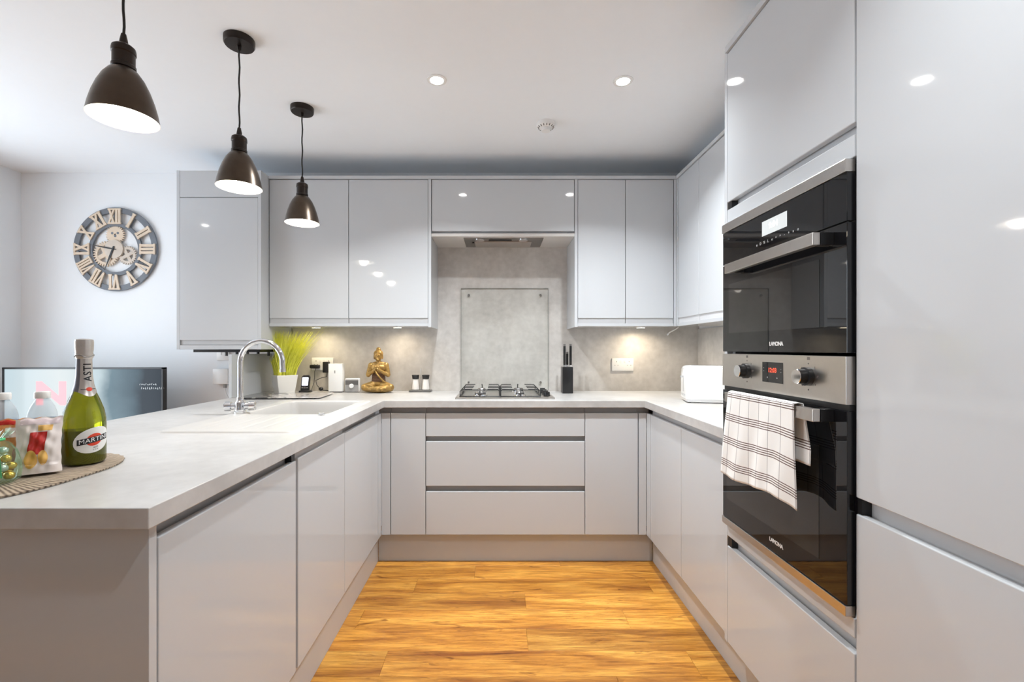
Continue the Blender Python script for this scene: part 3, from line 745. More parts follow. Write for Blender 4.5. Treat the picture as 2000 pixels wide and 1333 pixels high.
# ---- combination microwave
OX = 0.812       # oven glass face
OY0, OY1 = 1.0575, 1.640
def lettering(par, txt, size, c, facing, mat, name='lettering', bold=0.0, spacing=1.0, ext=0.0003):
    return on_face(text_mesh(txt, size, ext, bold=bold, spacing=spacing), c, facing).build(name, mat, par)
def oven_handle(par, zc):
    m = MB().box(0.762, 0.780, 1.100, 1.530, zc-0.0155, zc+0.0155, 0.0015)
    hnd = m.build('handle', STEEL, par)
    for y in (1.100, 1.500):
        MB().box(0.7815, OX+0.002, y, y+0.022, zc-0.0155, zc+0.0155, 0.001).build('bracket', BLACK, hnd)
    return hnd
o = thing('combination_microwave', 'black glass combination microwave above the oven', 'microwave', (1.1, 1.35, 1.216))
MB().box(OX+0.02, 1.33, OY0+0.020, OY1-0.020, 1.220, 1.668).build('casing', STEELD, o)
MB().box(OX-0.004, OX+0.0195, OY0, OY1, 1.642, 1.672, 0.001).build('top_trim', STEEL, o)
cp = MB().box(OX, OX+0.0195, OY0, OY1, 1.528, 1.641, 0.001).build('control_panel', BGLASS, o)
MB().box(OX-0.0008, OX+0.001, 1.277, 1.397, 1.573, 1.617).build('display', SCRG, cp)
lettering(cp, '9:04', 0.026, (OX-0.0009, 1.340, 1.596), '-x', DIGW, 'display_digits')
icx = 1.262
for i, ch in enumerate(('o', 'a', '+', '-', '^', '^', 'v', 'L', '%', 'D', 'o')[::-1]):
    lettering(cp, ch, 0.012, (OX-0.0003, 1.425-0.0195*i, 1.553), '-x', ICON, 'touch_symbol')
dr = MB().box(OX, OX+0.0195, OY0, OY1, 1.219, 1.5245, 0.001).build('door', BGLASS, o)
MB().box(OX-0.0006, OX+0.001, 1.148, 1.598, 1.283, 1.455).build('window', BWIN, dr)
oven_handle(o, 1.496)
lettering(o, 'LAMONA', 0.0165, (OX-0.0004, 1.327, 1.243), '-x', INKW, 'lettering', bold=0.0004, spacing=0.9)

# ---- oven
o = thing('oven', 'stainless steel and black glass oven with a towel on its handle', 'oven', (1.1, 1.35, 0.605))
MB().box(OX+0.02, 1.33, OY0+0.020, OY1-0.020, 0.612, 1.205).build('casing', STEELD, o)
cp = MB().box(OX-0.002, OX+0.0195, OY0, OY1, 1.098, 1.2115, 0.001).build('control_panel', STEEL, o)
MB().box(OX-0.0028, OX-0.001, 1.292, 1.392, 1.129, 1.189).build('display', BGLASS, cp)
lettering(cp, '12:03', 0.019, (OX-0.0032, 1.341, 1.165), '-x', DIGR, 'display_digits')
for y, z in ((1.384, 1.172), (1.384, 1.163), (1.300, 1.171), (1.300, 1.162), (1.365, 1.143), (1.318, 1.143)):
    lettering(cp, '+' if z < 1.15 else '-', 0.010, (OX-0.0032, y, z), '-x', ICON, 'touch_symbol')
for yk in (1.478, 1.186):
    k = MB().lathe([(0.0, 0), (0.024, 0), (0.024, -0.012), (0.0195, -0.013), (0.0195, -0.032), (0.0, -0.032)], (OX-0.002, yk, 1.157), 32, 'x', cap=False).build('knob', BLACK, o, smooth=35)
    MB().lathe([(0.0, -0.0335), (0.0185, -0.0335), (0.0195, -0.0322), (0.0, -0.0322)], (OX-0.002, yk, 1.157), 32, 'x', cap=False).build('knob_cap', CHROME, k, smooth=35)
    for i, ang in enumerate((90, 45, 0, -40, -90, -135, 140)):
        lettering(cp, 'oiP*nou'[i], 0.009, (OX-0.0023, yk-0.034*math.cos(math.radians(ang)), 1.157+0.034*math.sin(math.radians(ang))), '-x', ICOND, 'dial_mark')
    MB().box(OX-0.0024, OX-0.0015, yk-0.005, yk+0.005, 1.2, 1.2005+0.007).build('dial_symbol', ICOND, cp)
dr = MB().box(OX, OX+0.0195, OY0, OY1, 0.631, 1.083, 0.001).build('door', BGLASS, o)
MB().box(OX-0.0006, OX+0.001, 1.150, 1.612, 0.698, 0.985).build('window', BWIN, dr)
MB().box(OX+0.006, OX+0.0195, OY0, OY1, 1.0835, 1.097).build('vent_strip', BLACK, o)
MB().box(OX-0.004, OX+0.0195, OY0, OY1, 0.606, 0.630, 0.001).build('bottom_trim', STEEL, o)
oven_handle(o, 1.0675)
lettering(o, 'LAMONA', 0.0165, (OX-0.0004, 1.327, 0.662), '-x', INKW, 'lettering', bold=0.0004, spacing=0.9)

# ---- towel over the oven handle
def towel():
    m = MB(); m.uv = []
    nu, nv = 44, 72
    y_hi, y_lo = 1.497, 1.166          # along the handle
    zc = 1.0675; x_bar = 0.771
    hx, hz = 0.0125, 0.0185            # half section of bar plus cloth
    back_len, front_len = 0.150, 0.265
    # section path in (x, z): up the back, over the bar, down the front
    tot = back_len+2*hx+front_len+0.02
    for j in range(nv+1):
        s = tot*j/nv
        for i in range(nu+1):
            u = i/nu; yy = y_hi+(y_lo-y_hi)*u
            if s < back_len:
                k = back_len-s; x = x_bar+hx; z = zc+hz-k; drop = k; side = 1
            elif s < back_len+2*hx+0.02:
                k = (s-back_len)/(2*hx+0.02); a = PI*k
                x = x_bar+hx*math.cos(a); z = zc+hz+0.004*math.sin(a); drop = 0; side = 0
            else:
                k = s-back_len-2*hx-0.02; x = x_bar-hx; z = zc+hz-k; drop = k; side = -1
            fl = drop/0.26
            wob = 0.006*math.sin(u*9.0+1.0)*fl+0.004*math.sin(u*21+fl*3)*fl
            x += -wob if side < 0 else wob*0.3
            if side < 0:
                x -= 0.004*fl
                yy += 0.012*fl*(u-0.5)*-1.2 + 0.022*fl*(1-u)
                z -= 0.010*fl*math.sin(u*5.0+0.5)+0.012*fl*max(0, u-0.75)*4
                if u > 0.72: x += 0.006*fl*math.sin((u-0.72)/0.28*PI)
            if side > 0:
                yy -= 0.030*min(1, fl*2.4)*u; x -= 0.004*fl
                x = min(x, 0.8045)
            m.v.append((x, yy, z)); m.uv.append((u*0.34, tot-s))
    for j in range(nv):
        for i in range(nu):
            a = j*(nu+1)+i; m.f.append((a, a+1, a+nu+2, a+nu+1))
    o = m.build('tea_towel', TOWEL, org=(0.771, 1.34, 0.82), smooth=180)
    sd = o.modifiers.new('thick', 'SOLIDIFY'); sd.thickness = 0.0022; sd.offset = 0
    return o
tag(towel(), 'white tea towel with brown check stripes draped over the oven handle', 'towel')

# ------------------------------------------------------------------ hob, glass panel
HX0, HX1, HY0, HY1 = -0.248, 0.334, 2.640, 3.105
h = thing('gas_hob', 'stainless steel four-burner gas hob with black pan supports', 'hob', (0.043, 2.87, WT))
MB().box(HX0, HX1, HY0, HY1, WT+0.0005, WT+0.008, 0.003).build('plate', STEEL, h, smooth=40)
for (bx, by, r) in ((-0.105, 2.755, 0.036), (-0.105, 2.985, 0.028), (0.135, 2.755, 0.028), (0.135, 2.985, 0.036)):
    bn = MB().lathe([(r*1.25, 0), (r*1.2, 0.006), (r*0.95, 0.008), (r*0.95, 0.018), (0.0, 0.018)], (bx, by, WT+0.008), 28, cap=False).build('burner', CHROME, h, smooth=40)
    MB().lathe([(0.0, 0.0182), (r*0.85, 0.0182), (r*0.9, 0.021), (r*0.78, 0.026), (0.0, 0.027)], (bx, by, WT+0.008), 28, cap=False).build('burner_cap', STEELD, bn, smooth=40)
for gx0, gx1 in ((-0.222, 0.012), (0.018, 0.252)):
    m = MB(); zt = WT+0.052; zb = WT+0.0125; rr = 0.0032; xm = (gx0+gx1)/2
    m.tube([(gx0, 2.665, zb), (gx1, 2.665, zb), (gx1, 3.085, zb), (gx0, 3.085, zb)], rr, 8, closed=True)
    for by in (2.690, 2.820, 2.920, 3.060):
        gap = 0.028 if by in (2.755, 2.985) else 0.045
        
        for sgn, xe in ((-1, gx0), (1, gx1)):
            m.tube([(xe, by, zb), (xe, by, zt-0.012), (xe-sgn*0.010, by, zt), (xm+sgn*gap, by, zt)], rr, 8)
    for by, d in ((2.665, 1), (3.085, -1)):
        m.tube([(xm, by, zb), (xm, by, zt-0.008), (xm, by+d*0.008, zt), (xm, by+d*0.058, zt)], rr, 8)
    m.build('pan_support', BLACKM, h, smooth=50)
for i in range(4):
    MB().lathe([(0.021, 0), (0.021, 0.004), (0.0175, 0.006), (0.0165, 0.024), (0.0, 0.025)], (0.297, 2.74+0.09*i, WT+0.008), 24).build('knob', BLACK, h, smooth=35)
g = thing('glass_splash_panel', 'clear glass panel screwed to the splashback behind the hob', 'glass panel', (0.045, 3.157, WT))
gx0, gx1, gz0, gz1 = -0.2525, 0.3485, WT+0.004, 1.646
MB().box(gx0, gx1, 3.1505, 3.1565, gz0, gz1).build('pane', CLEARG, g)
m = MB(); e = 0.0025
m.box(gx0-e, gx0, 3.150, 3.157, gz0, gz1).box(gx1, gx1+e, 3.150, 3.157, gz0, gz1).box(gx0-e, gx1+e, 3.150, 3.157, gz1, gz1+e)
m.build('pane_edge', BORDER, g)
for x in (gx0+0.052, gx1-0.052):
    for z in (gz1-0.048, gz0+0.055):
        MB().lathe([(0.0, -0.006), (0.005, -0.006), (0.008, -0.003), (0.008, 0.0)], (x, 3.1502, z), 18, 'y', cap=False).build('screw_cap', STEELD, g, smooth=40)

# ------------------------------------------------------------------ sink and tap
def sd_rr(x, y, x0, x1, y0, y1, r):
    cx, cy = (x0+x1)/2, (y0+y1)/2; qx = abs(x-cx)-(x1-x0)/2+r; qy = abs(y-cy)-(y1-y0)/2+r
    return math.hypot(max(qx, 0), max(qy, 0))+min(max(qx, qy), 0)-r
def sstep(a, b, x):
    t_ = max(0, min(1, (x-a)/(b-a))); return t_*t_*(3-2*t_)
SX0, SX1, SY0, SY1 = -1.190, -0.700, 1.570, 2.545
def axis_lines(lo, hi, n, extra):
    a = [lo+(hi-lo)*i/n for i in range(n+1)]
    for c in extra: a += [c-0.006, c-0.003, c, c+0.003, c+0.006]
    a = sorted(x for x in a if lo <= x <= hi); out = [a[0]]
    for x in a[1:]:
        if x-out[-1] > 0.0012: out.append(x)
    return out
bx0, bx1, by0, by1 = -1.125, -0.755, 2.010, 2.495
gx = axis_lines(SX0, SX1, 80, (SX0, SX1, bx0, bx1)); gy = axis_lines(SY0, SY1, 130, (SY0, SY1, by0, by1))
m = MB()
for yv in gy:
    for xv in gx:
        z = WT+0.006
        z -= 0.009*sstep(-0.006, 0.002, sd_rr(xv, yv, SX0+0.002, SX1-0.002, SY0+0.002, SY1-0.002, 0.035))
        dd = sd_rr(xv, yv, -1.105, -0.740, SY0+0.045, 2.50, 0.03)
        z -= 0.0030*sstep(0.004, -0.010, dd)
        if SY0+0.07 < yv < 1.985 and -1.085 < xv < -0.79:
            z -= 0.0022*max(0, math.cos((xv+0.79)/0.070*2*PI))**6*sstep(SY0+0.07, SY0+0.10, yv)
        db = sd_rr(xv, yv, bx0, bx1, by0, by1, 0.045)
        z -= 0.185*sstep(0.0, -0.028, db)
        m.v.append((xv, yv, z))
nx = len(gx)
for j in range(len(gy)-1):
    for i in range(nx-1):
        a = j*nx+i; m.f.append((a, a+1, a+nx+1, a+nx))
sk = thing('kitchen_sink', 'cream composite inset sink with ridged drainer in the peninsula', 'sink', (-0.945, 2.05, WT))
m.build('basin', CREAM, sk, smooth=60)
MB().lathe([(0.0, 0.0), (0.040, 0.0), (0.042, 0.003), (0.030, 0.004), (0.0, 0.002)], (-0.94, 2.25, WT+0.006-0.186), 28, cap=False).build('waste', CHROME, sk, smooth=40)
MB().lathe([(0.017, 0.0), (0.017, 0.003), (0.011, 0.006), (0.011, 0.010), (0.0, 0.011)], (-0.770, 1.988, WT+0.0045), 24).build('waste_knob', CHROME, sk, smooth=40)
tp = thing('mixer_tap', 'chrome swan-neck mixer tap on the sink edge', 'tap', (-1.135, 2.03, WT))
fx, fy = -1.148, 2.03; z0 = WT+0.0066
MB().lathe([(0.026, 0), (0.026, 0.006), (0.022, 0.010), (0.022, 0.046), (0.018, 0.052), (0.0145, 0.058), (0.0145, 0.07), (0.0, 0.071)], (fx, fy, z0), 32).build('body', CHROME, tp, smooth=40)
pts = [(fx, fy, z0+0.065), (fx, fy, z0+0.14), (fx, fy, z0+0.225)]
for i in range(1, 25):
    a = PI-(PI*1.02)*i/24; pts.append((fx+0.094+0.094*math.cos(a), fy, z0+0.225+0.096*math.sin(a)))
pts.append((fx+0.189, fy, z0+0.195))
MB().tube(pts, 0.0115, 18).build('spout', CHROME, tp, smooth=60)
MB().lathe([(0.013, 0), (0.013, 0.014), (0.0, 0.0145)], (fx+0.1891, fy, z0+0.182), 22).build('nozzle', CHROME, tp, smooth=40)
for sgn in (-1, 1):
    d = Vector((sgn*0.95, -sgn*0.22*-1, 0)).normalized()
    c = Vector((fx, fy, z0+0.030))
    hm = MB().tube([c+d*0.018, c+d*0.034], 0.015, 18)
    hm.tube([c+d*0.0345, c+d*0.0362, c+d*0.060, c+d*0.063], [0.016, 0.021, 0.021, 0.017], 12)
    hm.build('handle', CHROME, tp, smooth=40)

# ------------------------------------------------------------------ things on the back worktop
Z = WT+0.0008
# knife block
k = thing('knife_block', 'slim black knife block with three knives right of the hob', 'knife block', (0.458, 3.0, WT))
MB().box(0.424, 0.492, 2.965, 3.055, Z, Z+0.172, 0.003).build('block', BLACK, k, smooth=40)
for i, (x, y, hgt) in enumerate(((0.438, 2.985, 0.150), (0.478, 2.985, 0.150), (0.460, 3.015, 0.100))):
    kn = thing('kitchen_knife', ('kitchen knife with long steel-capped black handle on the left of the block', 'kitchen knife with long steel-capped black handle on the right of the block', 'short-handled knife between the two taller knives in the block')[i], 'knife', (x, y, Z+0.17), 'knives standing in the block')
    MB().box(x-0.008, x+0.008, y-0.006, y+0.006, Z+0.1725, Z+0.184, 0.001).build('bolster', CHROME, kn)
    MB().box(x-0.0075, x+0.0075, y-0.009, y+0.009, Z+0.1845, Z+0.172+hgt-0.012, 0.003).build('handle', BLACK, kn, smooth=40)
    MB().box(x-0.0075, x+0.0075, y-0.009, y+0.009, Z+0.172+hgt-0.0115, Z+0.172+hgt, 0.002).build('end_cap', STEELD, kn, smooth=40)
# sockets
def socket(label, xc, zc):
    s_ = thing('double_socket', label, 'socket', (xc, 3.159, zc))
    MB().box(xc-0.0745, xc+0.0745, 3.150, 3.1597, zc-0.0435, zc+0.0435, 0.0025).build('plate', WPLAS, s_, smooth=40)
    for sx in (-1, 1):
        MB().box(xc+sx*0.014-0.006, xc+sx*0.014+0.006, 3.1470, 3.1502, zc+0.012, zc+0.030, 0.001).build('switch', WGLOSS, s_)
        for px, pz, wd, hh in ((0.044, 0.020, 0.0025, 0.0045), (0.033, -0.004, 0.0035, 0.002), (0.055, -0.004, 0.0035, 0.002)):
            MB().box(xc+sx*px-wd, xc+sx*px+wd, 3.1496, 3.1504, zc+pz-hh, zc+pz+hh).build('pin_hole', GREYP, s_)
    return s_
socket('white double wall socket with nothing plugged in, right of the knife block', 0.866, EYE-0.112)
socket('white double wall socket with two plugs beside the grass plant', -1.213, EYE-0.107)
p = thing('phone_charger_plug', 'flat black plug in the left half of the socket by the grass', 'plug', (-1.250, 3.14, EYE-0.118))
MB().box(-1.292, -1.225, 3.120, 3.1490, EYE-0.138, EYE-0.112, 0.008, 3).build('casing', BLACK, p, smooth=50)
MB().tube([(-1.255, 3.140, EYE-0.1385), (-1.262, 3.140, EYE-0.16), (-1.262, 3.138, EYE-0.20), (-1.262, 3.125, EYE-0.235), (-1.268, 3.10, WT+0.010), (-1.275, 3.060, WT+0.006)], 0.002, 8).build('cable', BLACK, p, smooth=60)
p = thing('router_power_adapter', 'upright black power adapter in the socket by the grass', 'plug', (-1.18, 3.13, EYE-0.12))
MB().box(-1.197, -1.159, 3.108, 3.1490, EYE-0.166, EYE-0.092, 0.004).build('casing', BLACK, p, smooth=40)
MB().tube([(-1.172, 3.128, EYE-0.1665), (-1.174, 3.127, EYE-0.195), (-1.205, 3.122, EYE-0.20), (-1.245, 3.115, EYE-0.22), (-1.235, 3.11, EYE-0.25), (-1.215, 3.105, WT+0.022), (-1.19, 3.10, WT+0.008), (-1.165, 3.095, WT+0.008), (-1.15, 3.093, WT+0.006)], 0.0024, 8).build('cable', BLACK, p, smooth=60)
MB().ell((-1.205, 3.103, WT+0.0175), (0.016, 0.012, 0.013)).build('cable_bundle', BLACK, p, smooth=60)
# cordless phone
c = thing('cordless_phone', 'black cordless phone with white lit screen on its charging stand', 'phone', (-1.275, 3.02, WT))
MB().box(-1.308, -1.238, 2.985, 3.045, Z, Z+0.016, 0.006, 3).build('charging_stand', BLACK, c, smooth=50)
ph = rrect(-0.0265, 0.0265, 0.0, 0.112, 0.018)
tilt = lambda cx, cy, cz: (lambda u, v, t: (cx+u, cy+t+v*0.20, cz+v*0.98))
f = tilt(-1.274, 2.998, Z+0.005)
MB().prism(ph, 0.0, 0.018, f).build('handset', BLACK, c, smooth=40)
MB().prism(rrect(-0.0205, 0.0205, 0.044, 0.098, 0.003), -0.001, 0.002, f).build('screen', LCDW, c)
MB().prism(rrect(-0.008, 0.008, 0.024, 0.036, 0.005), -0.0014, 0.002, f).build('navigation_key', CHROME, c)
for u in (-0.016, 0.016):
    MB().prism(rrect(u-0.005, u+0.005, 0.026, 0.032, 0.002), -0.0012, 0.002, f).build('call_key', GREYP, c)
# router box and timer cube
r = thing('router', 'upright white router box left of the statue', 'router', (-1.075, 3.05, WT))
MB().box(-1.125, -1.032, 3.022, 3.075, Z+0.006, Z+0.192, 0.004).build('casing', WGLOSS, r, smooth=40)
MB().box(-1.118, -1.038, 3.026, 3.071, Z, Z+0.0058, 0.001).build('foot', GREYD, r)
MB().box(-1.085, -1.078, 3.0213, 3.0225, Z+0.128, Z+0.147).build('indicator', GREYP, r)
r = thing('heating_control', 'small grey and white square heating control with round dial', 'thermostat', (-0.97, 3.05, WT))
MB().box(-1.0215, -0.9215, 3.038, 3.068, Z, Z+0.094, 0.008, 3).build('casing', WGLOSS, r, smooth=50)
MB().box(-1.0165, -0.929, 3.0335, 3.0378, Z+0.002, Z+0.086, 0.002).build('face', GREYP, r)
MB().box(-1.0155, -0.930, 3.0325, 3.0340, Z+0.050, Z+0.079).build('upper_band', GREYD, r)
MB().lathe([(0.0, -0.009), (0.012, -0.009), (0.0155, -0.006), (0.0155, 0.0)], (-0.973, 3.0322, Z+0.043), 28, 'y', cap=False).build('dial', WPLAS, r, smooth=40)
# salt and pepper
cr = thing('cruet_stand', 'dark cruet tray with a thin wire post', 'cruet stand', (-0.52, 3.09, WT))
MB().box(-0.598, -0.448, 3.055, 3.125, Z, Z+0.012, 0.004).build('tray', GREYD, cr, smooth=40)
MB().tube([(-0.521, 3.09, Z+0.0122), (-0.521, 3.09, Z+0.16)], 0.0022, 10).build('post', CHROME, cr, smooth=60)
for i, x in enumerate((-0.557, -0.488)):
    sh = thing('shaker', ('glass salt shaker with flat black lid on the cruet tray', 'glass shaker with notched black lid on the cruet tray')[i], 'shaker', (x, 3.09, Z+0.012), 'salt and pepper shakers')
    MB().lathe([(0.0, 0.0), (0.028, 0.0), (0.029, 0.006), (0.023, 0.050), (0.021, 0.074), (0.0, 0.074)], (x, 3.09, Z+0.0125), 24, cap=False).build('glass', JARG, sh, smooth=50)
    MB().lathe([(0.0, 0.0), (0.024, 0.0), (0.025, 0.006), (0.020, 0.048), (0.018, 0.070), (0.0, 0.070)], (x, 3.09, Z+0.0145), 20, cap=False).build('contents', SALT, sh, smooth=50)
    l = MB().lathe([(0.0, 0), (0.022, 0.0), (0.0235, 0.012), (0.026, 0.026), (0.022, 0.027), (0.0, 0.026 if i == 0 else 0.018)], (x, 3.09, Z+0.0868), 24, cap=False)
    l.build('lid', BLACK, sh, smooth=40)

# seated statue: overlapping forms fused into one skin
def fused(name, parts, voxel, mat, parent=None, org=None):
    o = parts.build(name, mat, parent, org)
    rm = o.modifiers.new('fuse', 'REMESH'); rm.mode = 'VOXEL'; rm.voxel_size = voxel
    sm = o.modifiers.new('soften', 'SMOOTH'); sm.iterations = 2; sm.factor = 0.5
    dg = bpy.context.evaluated_depsgraph_get()
    me = bpy.data.meshes.new_from_object(o.evaluated_get(dg))
    o.modifiers.clear(); o.data = me
    me.polygons.foreach_set('use_smooth', [True]*len(me.polygons))
    if not me.materials: me.materials.append(mat)
    return o
sx, sy, sz = -0.793, 3.02, Z
def L_(x, y, z): return Vector((sx+x, sy+y, sz+z))
b = MB()
cap = lambda p, q, r1, r2: b.tube([L_(*p)+(L_(*q)-L_(*p))*k/8 for k in range(9)], [r1+(r2-r1)*k/8 for k in range(9)], 14) and b.ell(L_(*p), (r1,)*3, nu=14, nv=10) and b.ell(L_(*q), (r2,)*3, nu=14, nv=10)
b.ell(L_(0, 0.005, 0.014), (0.098, 0.050, 0.0145))                    # base
b.ell(L_(0, 0.015, 0.065), (0.050, 0.036, 0.040))                      # hips
b.ell(L_(0, 0.012, 0.120), (0.040, 0.027, 0.060))                      # waist
b.ell(L_(0, 0.010, 0.163), (0.053, 0.029, 0.036))                      # chest
b.ell(L_(0, 0.012, 0.190), (0.048, 0.024, 0.018))
cap((0, 0.010, 0.190), (0, 0.006, 0.222), 0.0165, 0.0155)             # neck
b.ell(L_(-0.001, 0.002, 0.244), (0.0265, 0.029, 0.036))              # head
b.ell(L_(0, 0.008, 0.258), (0.0315, 0.031, 0.027))                     # hair
b.ell(L_(0, 0.008, 0.286), (0.0155, 0.0155, 0.0155))                   # top knot
b.ell(L_(-0.001, -0.0275, 0.240), (0.0042, 0.005, 0.010))            # nose
b.ell(L_(-0.001, -0.026, 0.2265), (0.008, 0.004, 0.0028))            # mouth
b.ell(L_(0, -0.020, 0.216), (0.009, 0.008, 0.006))                     # chin
for s_ in (-1, 1):
    b.ell(L_(s_*0.0275, 0.006, 0.238), (0.005, 0.008, 0.018))          # ears
    b.ell(L_(s_*0.0105-0.001, -0.0245, 0.2475), (0.0065, 0.004, 0.003))
    cap((s_*0.050, 0.010, 0.182), (s_*0.066, 0.002, 0.120), 0.0185, 0.0155)   # upper arm
    cap((s_*0.066, 0.000, 0.116), (s_*0.018, -0.036, 0.148), 0.0140, 0.0100)  # forearm
    b.ell(L_(s_*0.013, -0.040, 0.156), (0.0105, 0.008, 0.013))         # palm
    for q in range(4):
        cap((s_*(0.006+0.005*q), -0.044, 0.160), (s_*(0.003+0.004*q), -0.047, 0.178-0.003*abs(q-1.5)), 0.0034, 0.0028)
    cap((s_*0.018, -0.043, 0.152), (s_*0.004, -0.050, 0.160), 0.0036, 0.0030)  # thumb
    cap((s_*0.034, 0.006, 0.050), (s_*0.086, -0.016, 0.036), 0.029, 0.0235)    # thigh
    cap((s_*0.086, -0.018, 0.034), (-s_*0.030, -0.048, 0.024+0.008*(s_ > 0)), 0.0215, 0.0130)  # shin
    cap((-s_*0.030, -0.048, 0.026), (-s_*0.055, -0.040, 0.034), 0.0120, 0.0085)  # foot
st = thing('statue', 'gold seated meditating figure statue with hands at its chest', 'statue', (sx, sy, WT))
fused('figure', b, 0.0019, GOLD, st)
sb = MB()
for q in range(7):
    zz = 0.080+0.0085*q
    sb.tube([L_(0.0425*(1.0-0.02*q)*math.cos(a), 0.012+0.0305*math.sin(a)*(1-0.01*q), zz+0.004*math.sin(a)) for a in [2*PI*i/28 for i in range(28)]], 0.0042, 8, closed=True)
sb.build('waist_sash', SASH, st, smooth=60)
MB().tube([L_(-0.020+0.068*k/10, -0.020-0.014*math.sin(PI*k/10), 0.150-0.080*k/10) for k in range(11)], 0.006, 10).build('shoulder_drape', GOLD, st, smooth=60)

# potted grass
pl = thing('potted_grass', 'artificial bright green grass in a white square pot by the tap', 'plant', (-1.40, 3.0, WT))
pr = Matrix.Rotation(math.radians(42), 4, 'Z')
px, py, pz = -1.398, 2.985, Z
def potring(h, z): return [Vector((px, py, pz+z))+(pr @ Vector((sx_*h, sy_*h, 0))) for sx_, sy_ in ((-1, -1), (1, -1), (1, 1), (-1, 1))]
m = MB(); rings = [potring(0.049, 0), potring(0.065, 0.120), potring(0.059, 0.120), potring(0.057, 0.104)]
vs = [p for r_ in rings for p in r_]; fs = [(3, 2, 1, 0), (12, 13, 14, 15)]
for k_ in range(3):
    for i in range(4): fs.append((k_*4+i, k_*4+(i+1) % 4, k_*4+4+(i+1) % 4, k_*4+4+i))
po = m.add(vs, fs).build('pot', POT, pl)
bw = po.modifiers.new('edge', 'BEVEL'); bw.width = 0.004; bw.segments = 2
MB().prism([(-0.0555, -0.0555), (0.0555, -0.0555), (0.0555, 0.0555), (-0.0555, 0.0555)], 0.100, 0.107, lambda u, v, t: tuple(Vector((px, py, pz+t))+(pr @ Vector((u, v, 0))))).build('soil', SOIL, pl)
m = MB(); rg = random.Random(3)
for i in range(1500):
    bx, by = rg.uniform(-0.052, 0.052), rg.uniform(-0.052, 0.052)
    base = Vector((px, py, pz+0.105))+(pr @ Vector((bx, by, 0)))
    h_ = rg.uniform(0.20, 0.34); wp = pr @ Vector((bx, by, 0)); lean = Vector((wp.x*1.1+rg.gauss(0, 0.028)+0.030, wp.y*0.35+rg.gauss(0, 0.012)-0.014, 0))
    ang = rg.uniform(0, PI); wd = rg.uniform(0.0014, 0.0026); sd = Vector((math.cos(ang), math.sin(ang), 0))*wd
    k0 = len(m.v)
    for q in range(5):
        t_ = q/4; c_ = base+lean*(t_**1.6)*h_/0.22+Vector((0, 0, h_*(t_-0.10*t_*t_)))
        c_.y = min(c_.y, 3.150); c_.x = max(c_.x, -1.425 if c_.z > 1.17 else -1.55)
        if c_.z > 1.355 and c_.y > 2.835: c_.z = 1.355
        ww = 1-0.85*t_
        m.v += [tuple(c_-sd*ww), tuple(c_+sd*ww)]
    for q in range(4): m.f.append((k0+2*q, k0+2*q+1, k0+2*q+3, k0+2*q+2))
gr = m.build('grass', BLADE, pl); gr['kind'] = 'stuff'; gr['label'] = 'thin bright yellow green blades'

# glass worktop saver behind the sink
gsv = thing('worktop_saver', 'flat printed glass board lying behind the sink', 'chopping board', (-1.26, 2.80, WT))
rot = Matrix.Rotation(math.radians(4), 4, 'Z')
ff = lambda u, v, t: tuple(Vector((-1.275, 2.765, t))+(rot @ Vector((u, v, 0))))
MB().prism(rrect(-0.235, 0.235, -0.145, 0.145, 0.02), Z+0.006, Z+0.0105, ff).build('board', SAVER, gsv)
for u in (-0.2, 0.2):
    for v in (-0.115, 0.115):
        c_ = ff(u, v, Z)
        MB().cyl(c_, 0.008, 0.0058, 12).build('foot', BLACK, gsv)

# toaster
tx0, tx1, ty0, ty1 = 1.045, 1.335, 2.42, 2.60
to = thing('toaster', 'glossy white toaster on the worktop beside the oven housing', 'toaster', (1.19, 2.5, WT))
prof = [(0.0, 0.0), (0.175, 0.0), (0.175, 0.10), (0.170, 0.140), (0.155, 0.168), (0.130, 0.180), (0.045, 0.180), (0.020, 0.168), (0.005, 0.140), (0.0, 0.10)]
rt = Matrix.Rotation(math.radians(-13), 4, 'Z')
def ft(u, v, t): return tuple(Vector((1.015, 2.45, Z))+(rt @ Vector((t, u, v))))
# body extruded along its length with rounded ends
m = MB(); secs = [(0.000, 0.93), (0.006, 0.965), (0.016, 0.988), (0.030, 1.0), (0.270, 1.0), (0.284, 0.988), (0.294, 0.965), (0.300, 0.93)]
vs = []; n_ = len(prof)
for t_, sc_ in secs:
    for u, v in prof: vs.append(ft((u-0.0875)*sc_+0.0875, 0.020+v*sc_, t_))
fs = [tuple(range(n_-1, -1, -1)), tuple((len(secs)-1)*n_+i for i in range(n_))]
for j in range(len(secs)-1):
    for i in range(n_): fs.append((j*n_+i, j*n_+(i+1) % n_, (j+1)*n_+(i+1) % n_, (j+1)*n_+i))
bd = m.add(vs, fs).build('body', WGLOSS, to, smooth=50)
MB().prism(rrect(0.006, 0.294, 0.006, 0.169, 0.012), 0.004, 0.020, lambda u, v, t: ft(v, t, u)).build('base', CHROME, to, smooth=40)
for v in (0.058, 0.115):
    MB().prism(rrect(0.045, 0.262, v-0.013, v+0.013, 0.004), 0.1985, 0.2018, lambda u, w_, t: ft(w_, t, u)).build('slot', GREYD, to)
MB().prism([(0.080, 0.132), (0.094, 0.132), (0.094, 0.142), (0.080, 0.142)], -0.018, 0.004, ft).build('lever', CHROME, to)
MB().prism([(0.085, 0.055), (0.089, 0.055), (0.089, 0.132), (0.085, 0.132)], -0.0012, 0.006, ft).build('lever_slot', GREYP, to)
for v in (0.040, 0.087, 0.130):
    MB().prism(rrect(v-0.007, v+0.007, 0.033, 0.045, 0.004), -0.004, 0.006, ft).build('button', CHROME, to)
for u in (0.02, 0.27):
    for v in (0.02, 0.15):
        MB().cyl(ft(v, 0.0, u), 0.008, 0.0045, 12).build('foot', BLACK, to)
